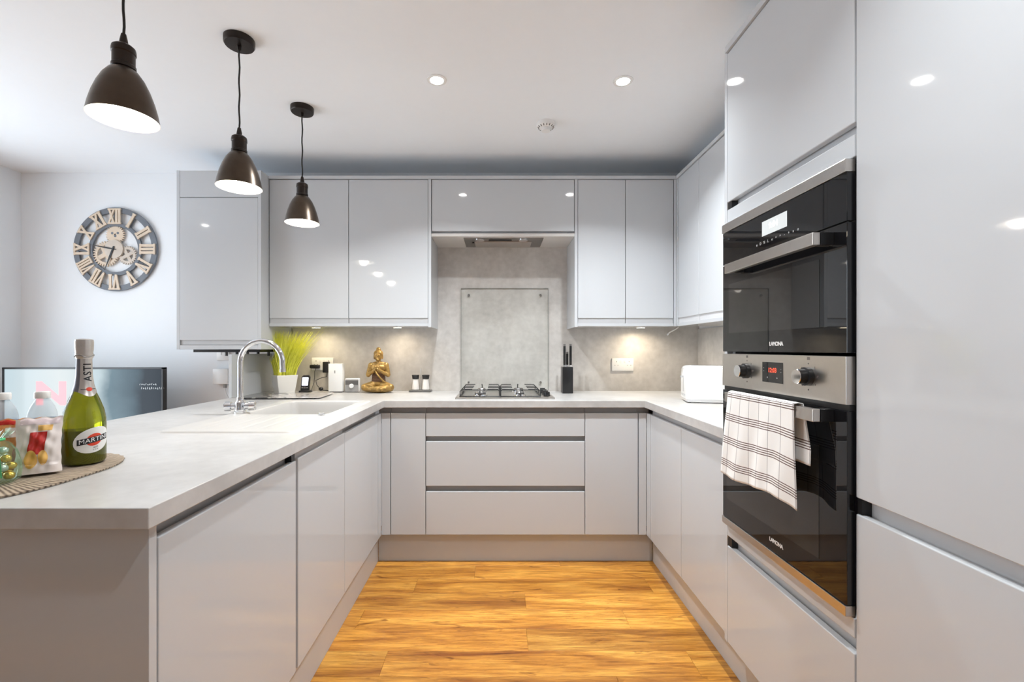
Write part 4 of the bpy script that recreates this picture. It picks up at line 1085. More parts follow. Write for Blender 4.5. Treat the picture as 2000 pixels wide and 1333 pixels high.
# loose lighting connector under the corner wall cabinet
lc = thing('light_cable', 'short white cable end dangling under the corner wall cabinet', 'cable', (1.12, 2.95, 1.36))
MB().tube([(1.165, 2.93, 1.3675), (1.150, 2.94, 1.355), (1.120, 2.96, 1.335), (1.112, 2.965, 1.326)], 0.004, 10).build('sheath', WPLAS, lc, smooth=60)
MB().tube([(1.1115, 2.9655, 1.325), (1.106, 2.968, 1.316)], 0.006, 10).build('connector', CHROME, lc, smooth=40)

# switch plate and spur under the boiler
sw = thing('spur_switch', 'small white fused switch on the wall under the boiler cabinet', 'switch', (-1.905, YB, 1.19))
MB().box(-1.950, -1.864, YB-0.012, YB-0.0005, 1.148, 1.234, 0.003).build('plate', WPLAS, sw, smooth=40)
MB().box(-1.925, -1.915, YB-0.015, YB-0.0122, 1.185, 1.203, 0.001).build('rocker', WGLOSS, sw)
MB().cyl((-1.893, YB-0.0135, 1.214), 0.004, 0.0012, 12, 'y').build('screw', GREYD, sw)
sw = thing('junction_box', 'white surface junction box with cable gland below the boiler switch', 'junction box', (-1.90, YB, 1.03))
MB().box(-1.955, -1.850, YB-0.050, YB-0.0005, 0.985, 1.090, 0.004).build('box', WPLAS, sw, smooth=40)
MB().cyl((-1.885, YB-0.025, 0.958), 0.011, 0.0265, 16).build('gland', GREYP, sw, smooth=40)
MB().tube([(-1.885, YB-0.025, 0.9575), (-1.88, YB-0.022, 0.92), (-1.86, YB-0.02, 0.88), (-1.84, YB-0.018, 0.60)], 0.004, 10).build('cable', WPLAS, sw, smooth=60)

# ------------------------------------------------------------------ peninsula items
# placemat
mx_, my_ = -1.172, 1.035
m = MB(); n_ = 96; R_ = 0.228
def sup(a, s_): 
    c_, d_ = math.cos(a), math.sin(a); k_ = (abs(c_)**2.7+abs(d_)**2.7)**(-1/2.7); return (mx_+R_*s_*k_*c_, my_+R_*s_*k_*d_)
rr_ = [i/14 for i in range(1, 15)]
m.v.append((mx_, my_, Z+0.0035))
for q, s_ in enumerate(rr_):
    for i in range(n_):
        x, y = sup(2*PI*i/n_, s_*(1+(0.012 if i % 2 and q == 13 else 0)))
        m.v.append((x, y, Z+0.0030+0.0008*(q % 2)+(0.0006 if i % 2 else 0)))
for i in range(n_): m.f.append((0, 1+i, 1+(i+1) % n_))
for q in range(13):
    for i in range(n_): m.f.append((1+q*n_+i, 1+(q+1)*n_+i, 1+(q+1)*n_+(i+1) % n_, 1+q*n_+(i+1) % n_))
k0 = len(m.v)
for i in range(n_):
    x, y = sup(2*PI*i/n_, 1.0); m.v.append((x, y, Z))
for i in range(n_): m.f.append((1+13*n_+i, k0+i, k0+(i+1) % n_, 1+13*n_+(i+1) % n_))
m.f.append(tuple(k0+i for i in range(n_-1, -1, -1)))
tag(m.build('placemat', WEAVE, org=(mx_, my_, WT)), 'brown woven placemat under the sparkling wine bottle', 'placemat')
MZ = Z+0.0052

# sparkling wine bottle
wx, wy = -1.043, 1.148
bo = thing('wine_bottle', 'green sparkling wine bottle with silver foil neck on the placemat', 'bottle', (wx, wy, MZ))
prof = [(0.0, 0.004), (0.030, 0.0), (0.040, 0.002), (0.0435, 0.008), (0.0435, 0.095), (0.0425, 0.112), (0.0385, 0.135), (0.0310, 0.158), (0.0235, 0.178), (0.0185, 0.196), (0.0155, 0.22), (0.0145, 0.262), (0.0145, 0.268)]
MB().lathe(prof, (wx, wy, MZ), 48, cap=False).build('glass', BOTTLE, bo, smooth=60)
MB().lathe([(0.0, 0.007), (0.037, 0.006), (0.0395, 0.012), (0.0395, 0.085), (0.0, 0.0852)], (wx, wy, MZ), 32, cap=False).build('wine', WINE, bo, smooth=50)
def prof_r(h):
    for (r0, h0), (r1, h1) in zip(prof, prof[1:]):
        if h0 <= h <= h1: return r0+(r1-r0)*(h-h0)/max(1e-9, h1-h0)
    return prof[-1][0]
m = MB()   # foil: lower edge dips at the front
n_ = 48; rows = 16
face_a = math.atan2(-wy, -wx)+0.45     # direction the label looks
for j in range(rows+1):
    for i in range(n_):
        a = 2*PI*i/n_; da = (a-face_a+PI) % (2*PI)-PI
        lo = 0.182-0.014*math.exp(-(da/0.75)**2); h_ = lo+(0.266-lo)*j/rows
        r_ = prof_r(h_)+0.0009
        m.v.append((wx+r_*math.cos(a), wy+r_*math.sin(a), MZ+h_))
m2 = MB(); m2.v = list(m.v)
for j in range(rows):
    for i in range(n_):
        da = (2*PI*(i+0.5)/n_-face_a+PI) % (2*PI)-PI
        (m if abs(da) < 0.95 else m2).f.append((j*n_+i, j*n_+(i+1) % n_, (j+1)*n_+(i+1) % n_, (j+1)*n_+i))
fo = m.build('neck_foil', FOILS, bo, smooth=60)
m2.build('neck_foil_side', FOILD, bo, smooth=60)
MB().lathe([(0.0158, 0.262), (0.0178, 0.266), (0.0182, 0.272), (0.0172, 0.278), (0.0182, 0.284), (0.0188, 0.304), (0.0178, 0.310), (0.010, 0.3125), (0.0, 0.313)], (wx, wy, MZ), 32, cap=False).build('cork_foil', FOILS, bo, smooth=50)
MB().tube([(wx+0.0186*math.cos(a), wy+0.0186*math.sin(a), MZ+0.269+0.003*math.sin(3*a)) for a in [2*PI*i/36 for i in range(36)]], 0.0013, 6, closed=True).build('cage_wire', STEELD, bo)
def wrap(mb, h0, off, da=0.0, fixed_r=None):
    b_ = bmesh.new(); vv = [b_.verts.new(v) for v in mb.v]
    for f_ in mb.f:
        try: b_.faces.new([vv[i] for i in f_])
        except ValueError: pass
    bmesh.ops.triangulate(b_, faces=b_.faces)
    for _ in range(5):
        lg = [e_ for e_ in b_.edges if e_.calc_length() > 0.0022]
        if not lg: break
        bmesh.ops.subdivide_edges(b_, edges=lg, cuts=1); bmesh.ops.triangulate(b_, faces=b_.faces)
    mb.v, mb.f = [], []; mb.bm(b_)
    def f(p):
        h_ = h0+p.y; r_ = (fixed_r or prof_r(h_))+off+p.z; a = face_a+da+p.x/(fixed_r or prof_r(h_))
        return (wx+r_*math.cos(a), wy+r_*math.sin(a), MZ+h_)
    return mb.map(f)
def disc_patch(rx, ry, n=28, rings=6, skew=0.0):
    m = MB(); m.v.append((0, 0, 0))
    for q in range(1, rings+1):
        for i in range(n):
            a = 2*PI*i/n; x_ = rx*q/rings*math.cos(a); m.v.append((x_, ry*q/rings*math.sin(a)+skew*x_, 0))
    for i in range(n): m.f.append((0, 1+i, 1+(i+1) % n))
    for q in range(rings-1):
        for i in range(n): m.f.append((1+q*n+i, 1+(q+1)*n+i, 1+(q+1)*n+(i+1) % n, 1+q*n+(i+1) % n))
    return m
lb = wrap(disc_patch(0.0405, 0.031, skew=0.16), 0.061, 0.0006).build('label', LABELW, bo, smooth=60)
wrap(disc_patch(0.0170, 0.0150, 24, 4, 0.16), 0.062, 0.0010).build('label_red_disc', INKR, lb, smooth=60)
bar = MB()
for i in range(13):
    u = -0.033+0.066*i/12
    bar.v += [(u, -0.0072+0.16*u, 0), (u, 0.0072+0.16*u, 0)]
for i in range(12): bar.f.append((2*i, 2*i+2, 2*i+3, 2*i+1))
wrap(bar, 0.062, 0.0013).build('label_black_band', INKB, lb)
tm = text_mesh('MARTINI', 0.0150, 0.0001, spacing=1.02).map(lambda p: (p.x, p.y+0.16*p.x, p.z))
wrap(tm, 0.062, 0.0017).build('label_lettering', INKW, lb)
for txt, hh, sz_ in (('ASTI', 0.043, 0.005), ('* * *', 0.036, 0.006)):
    wrap(text_mesh(txt, sz_, 0.0001).map(lambda p: (p.x+0.002, p.y+0.16*p.x, p.z)), hh, 0.0010).build('label_small_print', INKB, lb)
# vertical letters on the foil
tm = text_mesh('ASTI', 0.0215, 0.0001, bold=0.0003, spacing=1.1).map(lambda p: (-p.y, p.x, p.z))
wrap(tm, 0.228, 0.0014, 0.0).build('neck_lettering', INKB, fo)
wrap(disc_patch(0.0062, 0.0050, 18, 3), 0.186, 0.0014, 0.0).build('neck_emblem', INKR, fo)
bar = MB(); bar.v = [(-0.016+0.032*i/8, s_*0.0008, 0) for i in range(9) for s_ in (-1, 1)]; bar.f = [(2*i, 2*i+2, 2*i+3, 2*i+1) for i in range(8)]
wrap(bar, 0.186, 0.0012, 0.0).build('neck_line', INKB, fo)

# water bottles
for i, (x, y, lab) in enumerate(((-1.235, 1.135, 'clear plastic water bottle with blue label behind the sweets bag'), (-1.172, 1.172, 'clear plastic water bottle with blue label next to the wine bottle'))):
    wb = thing('water_bottle', lab, 'bottle', (x, y, MZ), 'small water bottles on the placemat')
    pr_ = [(0.0, 0.002), (0.024, 0.0), (0.029, 0.006), (0.029, 0.030), (0.0275, 0.034), (0.029, 0.038), (0.029, 0.112), (0.028, 0.122), (0.0235, 0.138), (0.0165, 0.152), (0.0125, 0.158), (0.0125, 0.166), (0.0, 0.166)]
    MB().lathe(pr_, (x, y, MZ), 36, cap=False).build('body', PETC, wb, smooth=50)
    MB().lathe([(0.0295, 0.046), (0.0295, 0.108)], (x, y, MZ), 36, cap=False).build('label', BLUEL, wb, smooth=60)
    n_ = 30; m = MB(); pts = []
    m.lathe([(0.0158, 0.0), (0.0160, 0.002), (0.0160, 0.015), (0.0145, 0.017), (0.0, 0.0172)], (x, y, MZ+0.160), n_)
    m.build('cap', WPLAS, wb, smooth=40)
    fa = math.atan2(-y, -x)+0.05
    tmm = text_mesh('G', 0.020, 0.0001, bold=0.0006)
    tmm.map(lambda p: (x+0.0300*math.cos(fa+p.x/0.0295), y+0.0300*math.sin(fa+p.x/0.0295), MZ+0.092+p.y)).build('label_lettering', INKW, wb)

# packets of crisps
def packet(label, cx, cy, wdt, hgt, thick, rz, tilt_, film, name='snack_packet', art=None):
    t = thing(name, label, 'packet', (cx, cy, MZ), 'snack packets on the placemat')
    R = Matrix.Rotation(rz, 4, 'Z') @ Matrix.Rotation(tilt_, 4, 'X')
    nu, nv = 28, 40
    def P(u, v, s_):      # u -1..1, v 0..1, s front -1 / back +1
        puff = max(0.0, 1-abs(u)**2.6)*max(0.0, math.sin(PI*min(1, max(0, v*1.02)))**0.55)
        th = thick*0.5*puff+0.0006
        if v < 0.16: th = max(th, thick*0.42*(1-abs(u)**4))
        wr = 0.0022*math.sin(u*7+v*23)+0.0016*math.sin(u*17-v*11)
        ww = wdt/2*(1-0.07*math.sin(PI*v))+0.0005*math.sin(v*31)
        p = Vector((u*ww, s_*(th+wr*puff), v*hgt+0.002*math.sin(u*9)*(v > 0.9)))
        return Vector((cx, cy, MZ+0.001)) + R @ p
    m = MB()
    for s_ in (-1, 1):
        for j in range(nv+1):
            for i in range(nu+1): m.v.append(tuple(P(-1+2*i/nu, j/nv, s_)))
    N_ = (nu+1)*(nv+1)
    for k_ in (0, N_):
        for j in range(nv):
            for i in range(nu):
                a = k_+j*(nu+1)+i; m.f.append((a, a+1, a+nu+2, a+nu+1))
    for i in range(nu): m.f.append((i, i+1, N_+i+1, N_+i))
    zmin = min(v[2] for v in m.v); dz = MZ+0.0003-zmin
    m.v = [(a, b_, c_+dz) for a, b_, c_ in m.v]
    bg_ = m.build('bag', film, t, smooth=60)
    for (nm, u0, u1, v0, v1, mt) in art or []:
        q = MB(); k1, k2 = 16, 20; rnd = nm == 'crisp_picture'
        for j in range(k2+1):
            for i in range(k1+1):
                a_, r_ = 2*i/k1-1, 2*j/k2-1
                if rnd: a_, r_ = a_*math.sqrt(1-r_*r_/2), r_*math.sqrt(1-a_*a_/2)
                elif nm == 'red_panel': a_ = a_*0.9+0.16*r_
                p = P((u0+u1)/2+(u1-u0)/2*a_, (v0+v1)/2+(v1-v0)/2*r_, -1); p += (R @ Vector((0, -0.0007 if not rnd else -0.0011, 0))).xyz; p.z += dz
                q.v.append(tuple(p))
        for j in range(k2):
            for i in range(k1):
                a = j*(k1+1)+i; q.f.append((a, a+1, a+k1+2, a+k1+1))
        q.build(nm, mt, bg_, smooth=60)
    return t
PACKP = pbr('packet_pale', (0.78, 0.70, 0.66), 0.22, noise=0.1, nscale=25)
PACKL = pbr('packet_lilac', (0.72, 0.60, 0.62), 0.22, noise=0.2, nscale=25)
packet('pale crisp packet with red panel and potato crisp picture beside the wine bottle', -1.050, 1.040, 0.080, 0.126, 0.040, 0.62, -0.14, PACKP, art=[
    ('red_panel', -0.42, 0.40, 0.34, 0.74, PACKR), ('crisp_picture', -0.56, 0.02, 0.10, 0.42, CRISPY), ('crisp_picture', 0.04, 0.46, 0.15, 0.41, CRISPY),
    ('gold_band', 0.0, 0.62, 0.76, 0.86, CRISPY), ('top_panel', -0.8, 0.9, 0.88, 0.99, PACKL)])
packet('dark red crisp packet tucked behind the sweets bag', -1.112, 1.055, 0.085, 0.122, 0.036, 0.45, -0.10, PACKO, art=[
    ('red_panel', -0.2, 0.95, 0.06, 0.46, PACKR), ('gold_band', 0.2, 0.8, 0.50, 0.62, CRISPY), ('pale_panel', -0.5, 0.7, 0.66, 0.84, PACKP), ('red_strip', -0.95, 0.1, 0.9, 0.985, PACKR)])

# organza bag of sweets
gx_, gy_ = -1.072, 0.974
ob = thing('organza_bag', 'green organza gift bag of sweets tied with ribbon', 'gift bag', (gx_, gy_, MZ))
m = MB(); n_ = 40
prof2 = [(0.008, 0.001), (0.026, 0.0008), (0.033, 0.006), (0.037, 0.024), (0.036, 0.046), (0.031, 0.066), (0.021, 0.082), (0.009, 0.091), (0.008, 0.094), (0.015, 0.103), (0.023, 0.112)]
for j, (r_, h_) in enumerate(prof2):
    for i in range(n_):
        a = 2*PI*i/n_; rr2 = r_*(1+0.05*math.sin(7*a+j)+0.05*math.sin(11*a-j*0.7))+(0.004*math.sin(9*a) if j > 8 else 0)
        m.v.append((gx_+rr2*math.cos(a), gy_+rr2*math.sin(a), MZ+h_+(0.005*math.sin(5*a) if j > 8 else 0)))
for j in range(len(prof2)-1):
    for i in range(n_): m.f.append((j*n_+i, j*n_+(i+1) % n_, (j+1)*n_+(i+1) % n_, (j+1)*n_+i))
m.build('pouch', ORGANZA, ob, smooth=60)
m = MB().tube([(gx_+0.0105*math.cos(a), gy_+0.0105*math.sin(a), MZ+0.0925) for a in [2*PI*i/24 for i in range(24)]], 0.0028, 8, closed=True)
for s_, ln in ((1, 0.075), (0.75, 0.060), (-0.4, 0.03)):
    k0 = len(m.v)
    for q in range(9):
        t_ = q/8; c_ = Vector((gx_+0.010+0.036*s_*t_**0.7, gy_-0.012-0.022*t_**0.5, MZ+0.094-ln*t_**1.5+0.008*math.sin(PI*t_)))
        m.v += [tuple(c_+Vector((-0.004, 0, 0.002))), tuple(c_+Vector((0.004, -0.001, 0)))]
    for q in range(8): m.f.append((k0+2*q, k0+2*q+1, k0+2*q+3, k0+2*q+2))
for s_ in (-1, 1):
    m.tube([(gx_+s_*0.020*math.sin(PI*k_/10), gy_-0.013-0.006*math.sin(PI*k_/10), MZ+0.094+0.012*math.sin(2*PI*k_/10+0.4)) for k_ in range(11)], 0.0030, 6)
m.build('ribbon', GREENR, ob, smooth=60)
rg = random.Random(5); sp_ = []
lay = [(0.0145, 5, 0.021, 0.3), (0.033, 5, 0.021, 0.9), (0.0515, 4, 0.0165, 0.2), (0.068, 2, 0.009, 0.5)]
cols = [FOILG, FOILP, FOILT, FOILG, FOILP]
kk = 0
names = {'gold_foil': 'gold foil wrapped sweet inside the green organza bag', 'pale_foil': 'silver foil wrapped sweet inside the green organza bag', 'teal_foil': 'teal foil wrapped sweet inside the green organza bag'}
for h_, cnt, rad, ph_ in lay:
    for i in range(cnt):
        a = 2*PI*i/cnt+ph_; mt = cols[kk % 5] if h_ > 0.02 else (FOILG if i % 5 != 3 else FOILT); kk += 1
        c_ = (gx_+rad*math.cos(a), gy_+rad*math.sin(a), MZ+h_)
        s_ = MB().ell(c_, (0.0098, 0.0098, 0.0085), nu=14, nv=9)
        s_.v = [tuple(Vector(c_)+(Vector(v)-Vector(c_))*(1+0.09*mnoise.noise(Vector(v)*300))) for v in s_.v]
        tag(s_.build('wrapped_sweet', mt, org=(c_[0], c_[1], c_[2]-0.0085), smooth=35), names[mt.name], 'sweet', 'foil sweets in the organza bag: '+mt.name.split('_')[0])

# ------------------------------------------------------------------ living room side: clock, television
ck = thing('wall_clock', 'large slate-blue skeleton wall clock with pale roman numerals and gears', 'clock', (-2.648, YB, EYE+0.687))
kx, kz = -2.648, EYE+0.687; SC = 0.29/494
def ring(r0, r1, y0, y1, n=96):
    m = MB()
    for (r_, y_) in ((r0, y0), (r1, y0), (r1, y1), (r0, y1)):
        for i in range(n):
            a = 2*PI*i/n; m.v.append((kx+r_*math.cos(a), y_, kz+r_*math.sin(a)))
    for q in range(4):
        for i in range(n): m.f.append((q*n+i, q*n+(i+1) % n, ((q+1) % 4)*n+(i+1) % n, ((q+1) % 4)*n+i))
    return m
ring(432*SC, 494*SC, YB-0.020, YB-0.008).build('outer_ring', SLATE, ck, smooth=40)
ring(270*SC, 312*SC, YB-0.020, YB-0.008).build('inner_ring', SLATE, ck, smooth=40)
m = MB()
for i in range(12):
    a = PI/2-2*PI*i/12
    d = Vector((math.cos(a), 0, math.sin(a))); e_ = Vector((-math.sin(a), 0, math.cos(a)))
    p0, p1 = d*300*SC, d*445*SC
    f2 = lambda u, v, t: tuple(Vector((kx, t, kz))+d*v+e_*u)
    m.prism([(-0.012, 300*SC), (0.012, 300*SC), (0.012, 445*SC), (-0.012, 445*SC)], YB-0.018, YB-0.0085, f2)
m.build('spoke_ring', SLATE, ck)
def numeral(txt):
    """polygons in (u, v), v 0..1 upwards, centred"""
    wds = {'I': 0.24, 'V': 0.55, 'X': 0.58}; tot = sum(wds[c_] for c_ in txt); u = -tot/2; out = []
    for c_ in txt:
        wd = wds[c_]; s_ = 0.105
        if c_ == 'I': out.append([(u+wd/2-s_*0.8, 0.04), (u+wd/2+s_*0.8, 0.04), (u+wd/2+s_*0.8, 0.96), (u+wd/2-s_*0.8, 0.96)])
        elif c_ == 'V':
            out.append([(u+wd/2-0.05, 0.02), (u+wd/2+0.07, 0.02), (u+0.20, 0.97), (u+0.03, 0.97)])
            out.append([(u+wd/2-0.03, 0.02), (u+wd/2+0.07, 0.02), (u+wd-0.02, 0.97), (u+wd-0.16, 0.97)])
        else:
            out.append([(u+wd-0.17, 0.03), (u+wd-0.01, 0.03), (u+0.18, 0.97), (u+0.02, 0.97)])
            out.append([(u+0.01, 0.03), (u+0.15, 0.03), (u+wd-0.01, 0.97), (u+wd-0.15, 0.97)])
        out.append([(u+0.0, 0.0), (u+wd, 0.0), (u+wd, 0.10), (u+0.0, 0.10)]) if c_ != 'V' else None
        out.append([(u+0.0, 0.90), (u+wd, 0.90), (u+wd, 1.0), (u+0.0, 1.0)])
        u += wd
    return out
for i, txt in enumerate(('XII', 'I', 'II', 'III', 'IV', 'V', 'VI', 'VII', 'VIII', 'IX', 'X', 'XI')):
    a = PI/2-2*PI*i/12; d = Vector((math.cos(a), 0, math.sin(a))); e_ = Vector((math.sin(a), 0, -math.cos(a)))
    m = MB(); hg = (478-296)*SC; wsc = hg*(0.95 if len(txt) < 3 else (0.80 if len(txt) == 3 else 0.68))
    if txt == 'III': wsc = hg*0.95
    for q, poly in enumerate(numeral(txt)):
        yo = -0.0002*q
        m.prism(poly, YB-0.028+yo, YB-0.0205, lambda u, v, t: tuple(Vector((kx, t, kz))+d*(296*SC+v*hg)+e_*(u*wsc)))
    m.build('numeral', CLOCKW, ck)
def gear(cx, cz, r, teeth, y0, y1, holes, mat, name='gear'):
    cx, cz, r = kx+cx*SC, kz+cz*SC, r*SC
    outer = []
    for i in range(teeth*4):
        a = 2*PI*i/(teeth*4); rr2 = r if i % 4 in (0, 1) else r*0.83; outer.append((rr2*math.cos(a), rr2*math.sin(a)))
    m = MB(); rin = r*holes
    n = len(outer)
    for y_ in (y0, y1):
        for u, v in outer: m.v.append((cx+u, y_, cz+v))
        for u, v in outer:
            l_ = math.hypot(u, v); m.v.append((cx+u/l_*rin, y_, cz+v/l_*rin))
    for i in range(n):
        j = (i+1) % n
        m.f += [(i, j, n+j, n+i), (2*n+i, 3*n+i, 3*n+j, 2*n+j), (i, 2*n+i, 2*n+j, j), (n+i, n+j, 3*n+j, 3*n+i)]
    if holes > 0.3:
        for q in range(2):
            a = q*PI/2+0.5; d = Vector((math.cos(a), 0, math.sin(a))); e_ = Vector((-math.sin(a), 0, math.cos(a)))
            m.prism([(-r*0.16, -rin*1.02), (r*0.16, -rin*1.02), (r*0.16, rin*1.02), (-r*0.16, rin*1.02)], y0+0.0004*q, y1+0.0004*q, lambda u, v, t: tuple(Vector((cx, t, cz))+d*v+e_*u))
    return m.build(name, mat, ck)
gear(-5, 175, 112, 26, YB-0.017, YB-0.009, 0.10, CLOCKW)
gear(-105, -55, 152, 30, YB-0.022, YB-0.014, 0.66, CLOCKW)
gear(140, -70, 112, 24, YB-0.018, YB-0.010, 0.62, CLOCKW2)
for dx, dz in ((-38, 190), (28, 192), (-2, 158)):
    MB().cyl((kx+dx*SC, YB-0.0178, kz+dz*SC), 0.0085, 0.0012, 16, 'y').build('gear_hole', SLATE, ck)
MB().lathe([(0.0, -0.028), (0.046, -0.028), (0.050, -0.0275), (0.064, -0.026), (0.064, -0.012), (0.0, -0.012)], (kx-0.006, YB, kz), 48, 'y', cap=False).build('hub', CLOCKW2, ck, smooth=30)
for ang, ln, wd in ((169.5, 0.160, 0.0035), (249, 0.158, 0.005)):
    a = math.radians(ang); d = Vector((math.cos(a), 0, math.sin(a))); e_ = Vector((-math.sin(a), 0, math.cos(a)))
    MB().prism([(-wd, -0.02), (wd, -0.02), (wd*1.3, ln*0.35), (0.0008, ln), (-0.0008, ln), (-wd*1.3, ln*0.35)], YB-0.033, YB-0.0315, lambda u, v, t: tuple(Vector((kx-0.006, t, kz))+d*v+e_*u)).build('hand', INKB, ck)
MB().cyl((kx-0.006, YB-0.035, kz), 0.006, 0.0065, 16, 'y').build('centre_pin', INKB, ck)
# stand-offs tie the clock to the wall
for a in (0.3, 2.0, 4.2):
    MB().cyl((kx+463*SC*math.cos(a), YB-0.0078, kz+463*SC*math.sin(a)), 0.008, 0.0076, 12, 'y').build('wall_spacer', SLATE, ck)

tvx0, tvx1, tvy, tvz0, tvz1 = -3.16, -2.132, 2.90, 0.52, 1.109
tv = thing('television', 'flat black television with a picture and painted-in window reflection, past the peninsula', 'television', (-2.646, 2.93, 0.44))
m = MB(); fr_ = 0.012
m.box(tvx0, tvx1, tvy, tvy+0.035, tvz1-fr_, tvz1, 0.002).box(tvx0, tvx1, tvy, tvy+0.035, tvz0, tvz0+0.018, 0.002)
m.box(tvx0, tvx0+fr_, tvy, tvy+0.035, tvz0, tvz1, 0.002).box(tvx1-fr_, tvx1, tvy, tvy+0.035, tvz0, tvz1, 0.002)
m.build('bezel', BLACK, tv)
MB().box(tvx0+0.02, tvx1-0.02, tvy+0.0355, tvy+0.06, tvz0+0.05, tvz1-0.05, 0.006).build('back_cover', BLACK, tv)
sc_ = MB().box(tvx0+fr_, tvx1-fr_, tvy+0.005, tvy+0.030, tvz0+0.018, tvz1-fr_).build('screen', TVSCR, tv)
on_face(text_mesh('N', 0.20, 0.0002, bold=0.008).map(lambda p: (p.x*1.35, p.y, p.z)), (-2.850, tvy+0.0045, 0.935), '-y').build('screen_letter', TVN, sc_)
m = MB(); rg = random.Random(9)
for x_, z_, cnt, hh in ((-2.285, 0.996, 9, 0.012), (-2.275, 0.970, 12, 0.016)):
    for q in range(cnt):
        xx = x_+0.0125*q; h2 = hh*rg.uniform(0.6, 1.0); y_ = tvy+0.0045
        m.prism([(xx, z_), (xx+0.002, z_), (xx+0.002+h2*0.25, z_+h2), (xx+h2*0.25, z_+h2)], y_-0.0003, y_+0.0006, lambda u, v, t: (u, t, v))
        if q % 3: m.prism([(xx, z_+h2*0.4*(q % 2)), (xx+0.008, z_+h2*0.4*(q % 2)), (xx+0.008, z_+h2*0.4*(q % 2)+0.002), (xx, z_+h2*0.4*(q % 2)+0.002)], y_-0.0003, y_+0.0006, lambda u, v, t: (u, t, v))
m.build('screen_caption', TVT, sc_)
for x_ in (-2.95, -2.34):
    m = MB().tube([(x_, tvy+0.02, tvz0+0.001), (x_-0.02, tvy-0.09, 0.448)], 0.008, 10).tube([(x_, tvy+0.02, tvz0+0.001), (x_-0.02, tvy+0.11, 0.448)], 0.008, 10)
    m.build('foot', BLACK, tv, smooth=50)
ts = thing('tv_unit', 'low dark wooden unit under the television', 'tv unit', (-2.65, 2.95, 0))
MB().box(-3.25, -2.05, 2.76, 3.14, 0.415, 0.44, 0.002).build('top', WOODD, ts)
carcass(-3.24, -2.06, 2.78, 3.13, 0.06, 0.4145, '-y').build('carcass', WOODD, ts)
for x_ in (-3.23, -2.65):
    MB().box(x_, x_+0.575, 2.76, 2.778, 0.07, 0.405, 0.002).build('door', WOODD, ts)
for x_ in (-3.20, -2.12):
    for y_ in (2.80, 3.08): MB().box(x_, x_+0.04, y_, y_+0.04, 0.0, 0.0595).build('leg', WOODD, ts)

# ------------------------------------------------------------------ lamps
def pendant(label, x, y):
    t = thing('pendant_lamp', label, 'lamp', (x, y, CEIL), 'bronze pendant lamps over the peninsula')
    zb = EYE+0.636
    MB().lathe([(0.0, 0.0), (0.056, 0.0), (0.056, -0.020), (0.052, -0.026), (0.0, -0.027)], (x, y, CEIL-0.0005), 40, cap=False).build('ceiling_rose', BRONZED, t, smooth=40)
    MB().lathe([(0.0075, -0.0275), (0.006, -0.045), (0.0, -0.045)], (x, y, CEIL), 16, cap=False).build('cord_grip', BRONZED, t, smooth=40)
    zt = zb+0.235
    pts = [(x+0.0016*math.sin(k_*1.3), y, zt+(CEIL-0.045-zt)*k_/14) for k_ in range(15)]
    MB().tube(pts, 0.0033, 10).build('cord', CORD, t, smooth=60)
    MB().lathe([(0.0, 0.238), (0.006, 0.236), (0.0095, 0.218), (0.011, 0.205), (0.020, 0.204), (0.027, 0.198), (0.0285, 0.190), (0.0285, 0.182), (0.0265, 0.180), (0.0265, 0.150), (0.0285, 0.148), (0.0285, 0.140), (0.026, 0.138), (0.0, 0.138)], (x, y, zb), 32, cap=False).build('lamp_holder', BRONZED, t, smooth=35)
    outer = [(0.027, 0.1375), (0.035, 0.131), (0.048, 0.112), (0.060, 0.086), (0.070, 0.057), (0.0775, 0.028), (0.0822, 0.002), (0.0828, 0.0)]
    inner = [(r_-0.0022, h_-0.0012) for r_, h_ in outer[::-1]]; inner[0] = (0.0812, 0.0)
    sh = MB().lathe(outer, (x, y, zb), 48, cap=False).build('lamp_shade', BRONZE, t, smooth=60)
    MB().lathe([(0.0828, 0.0)]+inner+[(0.0, inner[-1][1])], (x, y, zb), 48, cap=False).build('shade_lining', SHADEIN, sh, smooth=60)
    bl = MB().ell((x, y, zb+0.048), (0.029, 0.029, 0.031), nu=24, nv=14); bl.cyl((x, y, zb+0.07), 0.014, 0.06, 16)
    bl.build('bulb', BULB, t, smooth=60)
    light('pendant_light', 'POINT', (x, y, zb+0.010), P_PEND, C_PEND, t, shadow_soft_size=0.03)
    return t
pendant('antique bronze pendant lamp nearest the open end of the peninsula', -1.037, 1.262)
pendant('middle antique bronze pendant lamp of three over the peninsula', -1.022, 1.800)
pendant('antique bronze pendant lamp nearest the wall cabinets', -0.993, 2.312)

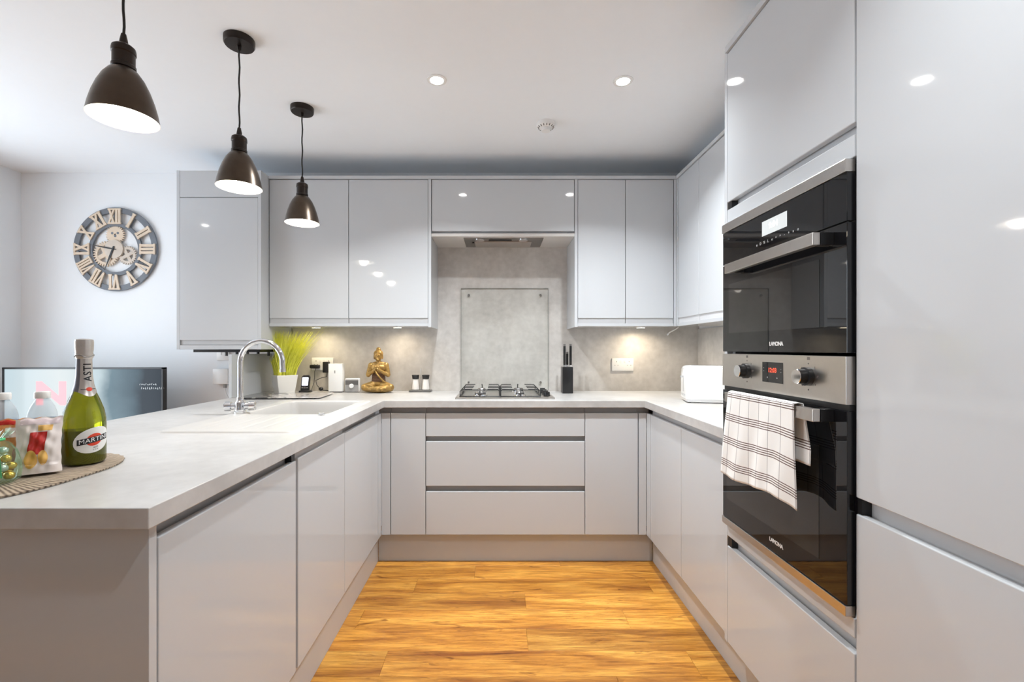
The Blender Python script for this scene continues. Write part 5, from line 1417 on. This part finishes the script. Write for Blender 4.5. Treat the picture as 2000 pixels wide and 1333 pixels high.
def downlight(label, x, y, pw=P_SPOT):
    t = thing('ceiling_spotlight', label, 'spotlight', (x, y, CEIL), 'recessed ceiling spotlights')
    MB().lathe([(0.030, 0.0), (0.0300, -0.004), (0.044, -0.003), (0.045, 0.0)], (x, y, CEIL-0.0004), 36, cap=False).build('rim', WGLOSS, t, smooth=40)
    MB().lathe([(0.0, -0.0022), (0.0298, -0.0022)], (x, y, CEIL), 32, cap=False).build('lens', LENS, t)
    light('spot_light', 'AREA', (x, y, CEIL-0.006), pw, C_SPOT, t, shape='DISK', size=0.062, spread=math.radians(122))
    return t
downlight('recessed ceiling spotlight above the left side of the hob aisle', -0.277, 2.072)
downlight('recessed ceiling spotlight above the right side of the hob aisle', 0.573, 2.080)
downlight('recessed ceiling spotlight over the fridge side aisle', 0.35, 0.55, P_SPOT*0.60)
downlight('recessed ceiling spotlight over the living room by the glazed doors', -2.90, 0.99, P_SPOT*0.7)

sm = thing('smoke_alarm', 'round white smoke alarm on the ceiling above the hob', 'smoke alarm', (0.262, 2.47, CEIL))
MB().lathe([(0.0, 0.0), (0.050, 0.0), (0.051, -0.010), (0.047, -0.020), (0.036, -0.027), (0.033, -0.029), (0.0, -0.029)], (0.262, 2.47, CEIL-0.0005), 40, cap=False).build('base', WPLAS, sm, smooth=35)
MB().lathe([(0.0, -0.0295), (0.026, -0.0295), (0.026, -0.036), (0.023, -0.045), (0.0, -0.047)], (0.262, 2.47, CEIL), 32, cap=False).build('sensor_cap', WPLAS, sm, smooth=35)
for i in range(16):
    a = 2*PI*i/16; c_ = Vector((0.262+0.0415*math.cos(a), 2.47+0.0415*math.sin(a), CEIL-0.0245))
    MB().box(-0.0022, 0.0022, -0.0015, 0.0015, -0.0045, 0.0045).map(lambda p: c_+(Matrix.Rotation(a, 3, 'Z') @ Vector((p.y+p.z*0.8, p.x, p.z)))).build('vent_slot', GREYD, sm)

def puck(label, x, y, pw=P_UNDER):
    t = thing('under_cabinet_light', label, 'light', (x, y, UZ0), 'round lights under the wall cabinets')
    MB().lathe([(0.0, 0.0), (0.033, 0.0), (0.032, -0.0016), (0.026, -0.0018), (0.026, -0.0012), (0.0, -0.0012)], (x, y, UZ0-0.0004), 32, cap=False).build('housing', CHROME, t, smooth=40)
    MB().lathe([(0.0, -0.0020), (0.0255, -0.0020)], (x, y, UZ0), 28, cap=False).build('lens', LENSW, t)
    light('puck_light', 'AREA', (x, y, UZ0-0.005), pw, C_UNDER, t, shape='DISK', size=0.05, spread=math.radians(160))
puck('round under-cabinet light above the statue', -0.66, 3.00)
puck('round under-cabinet light above the grass plant', -1.20, 3.01)
puck('round under-cabinet light above the toaster', 1.27, 2.40, P_UNDER*1.1)
puck('round under-cabinet light above the empty wall socket', 0.95, 3.02, P_UNDER*1.7)
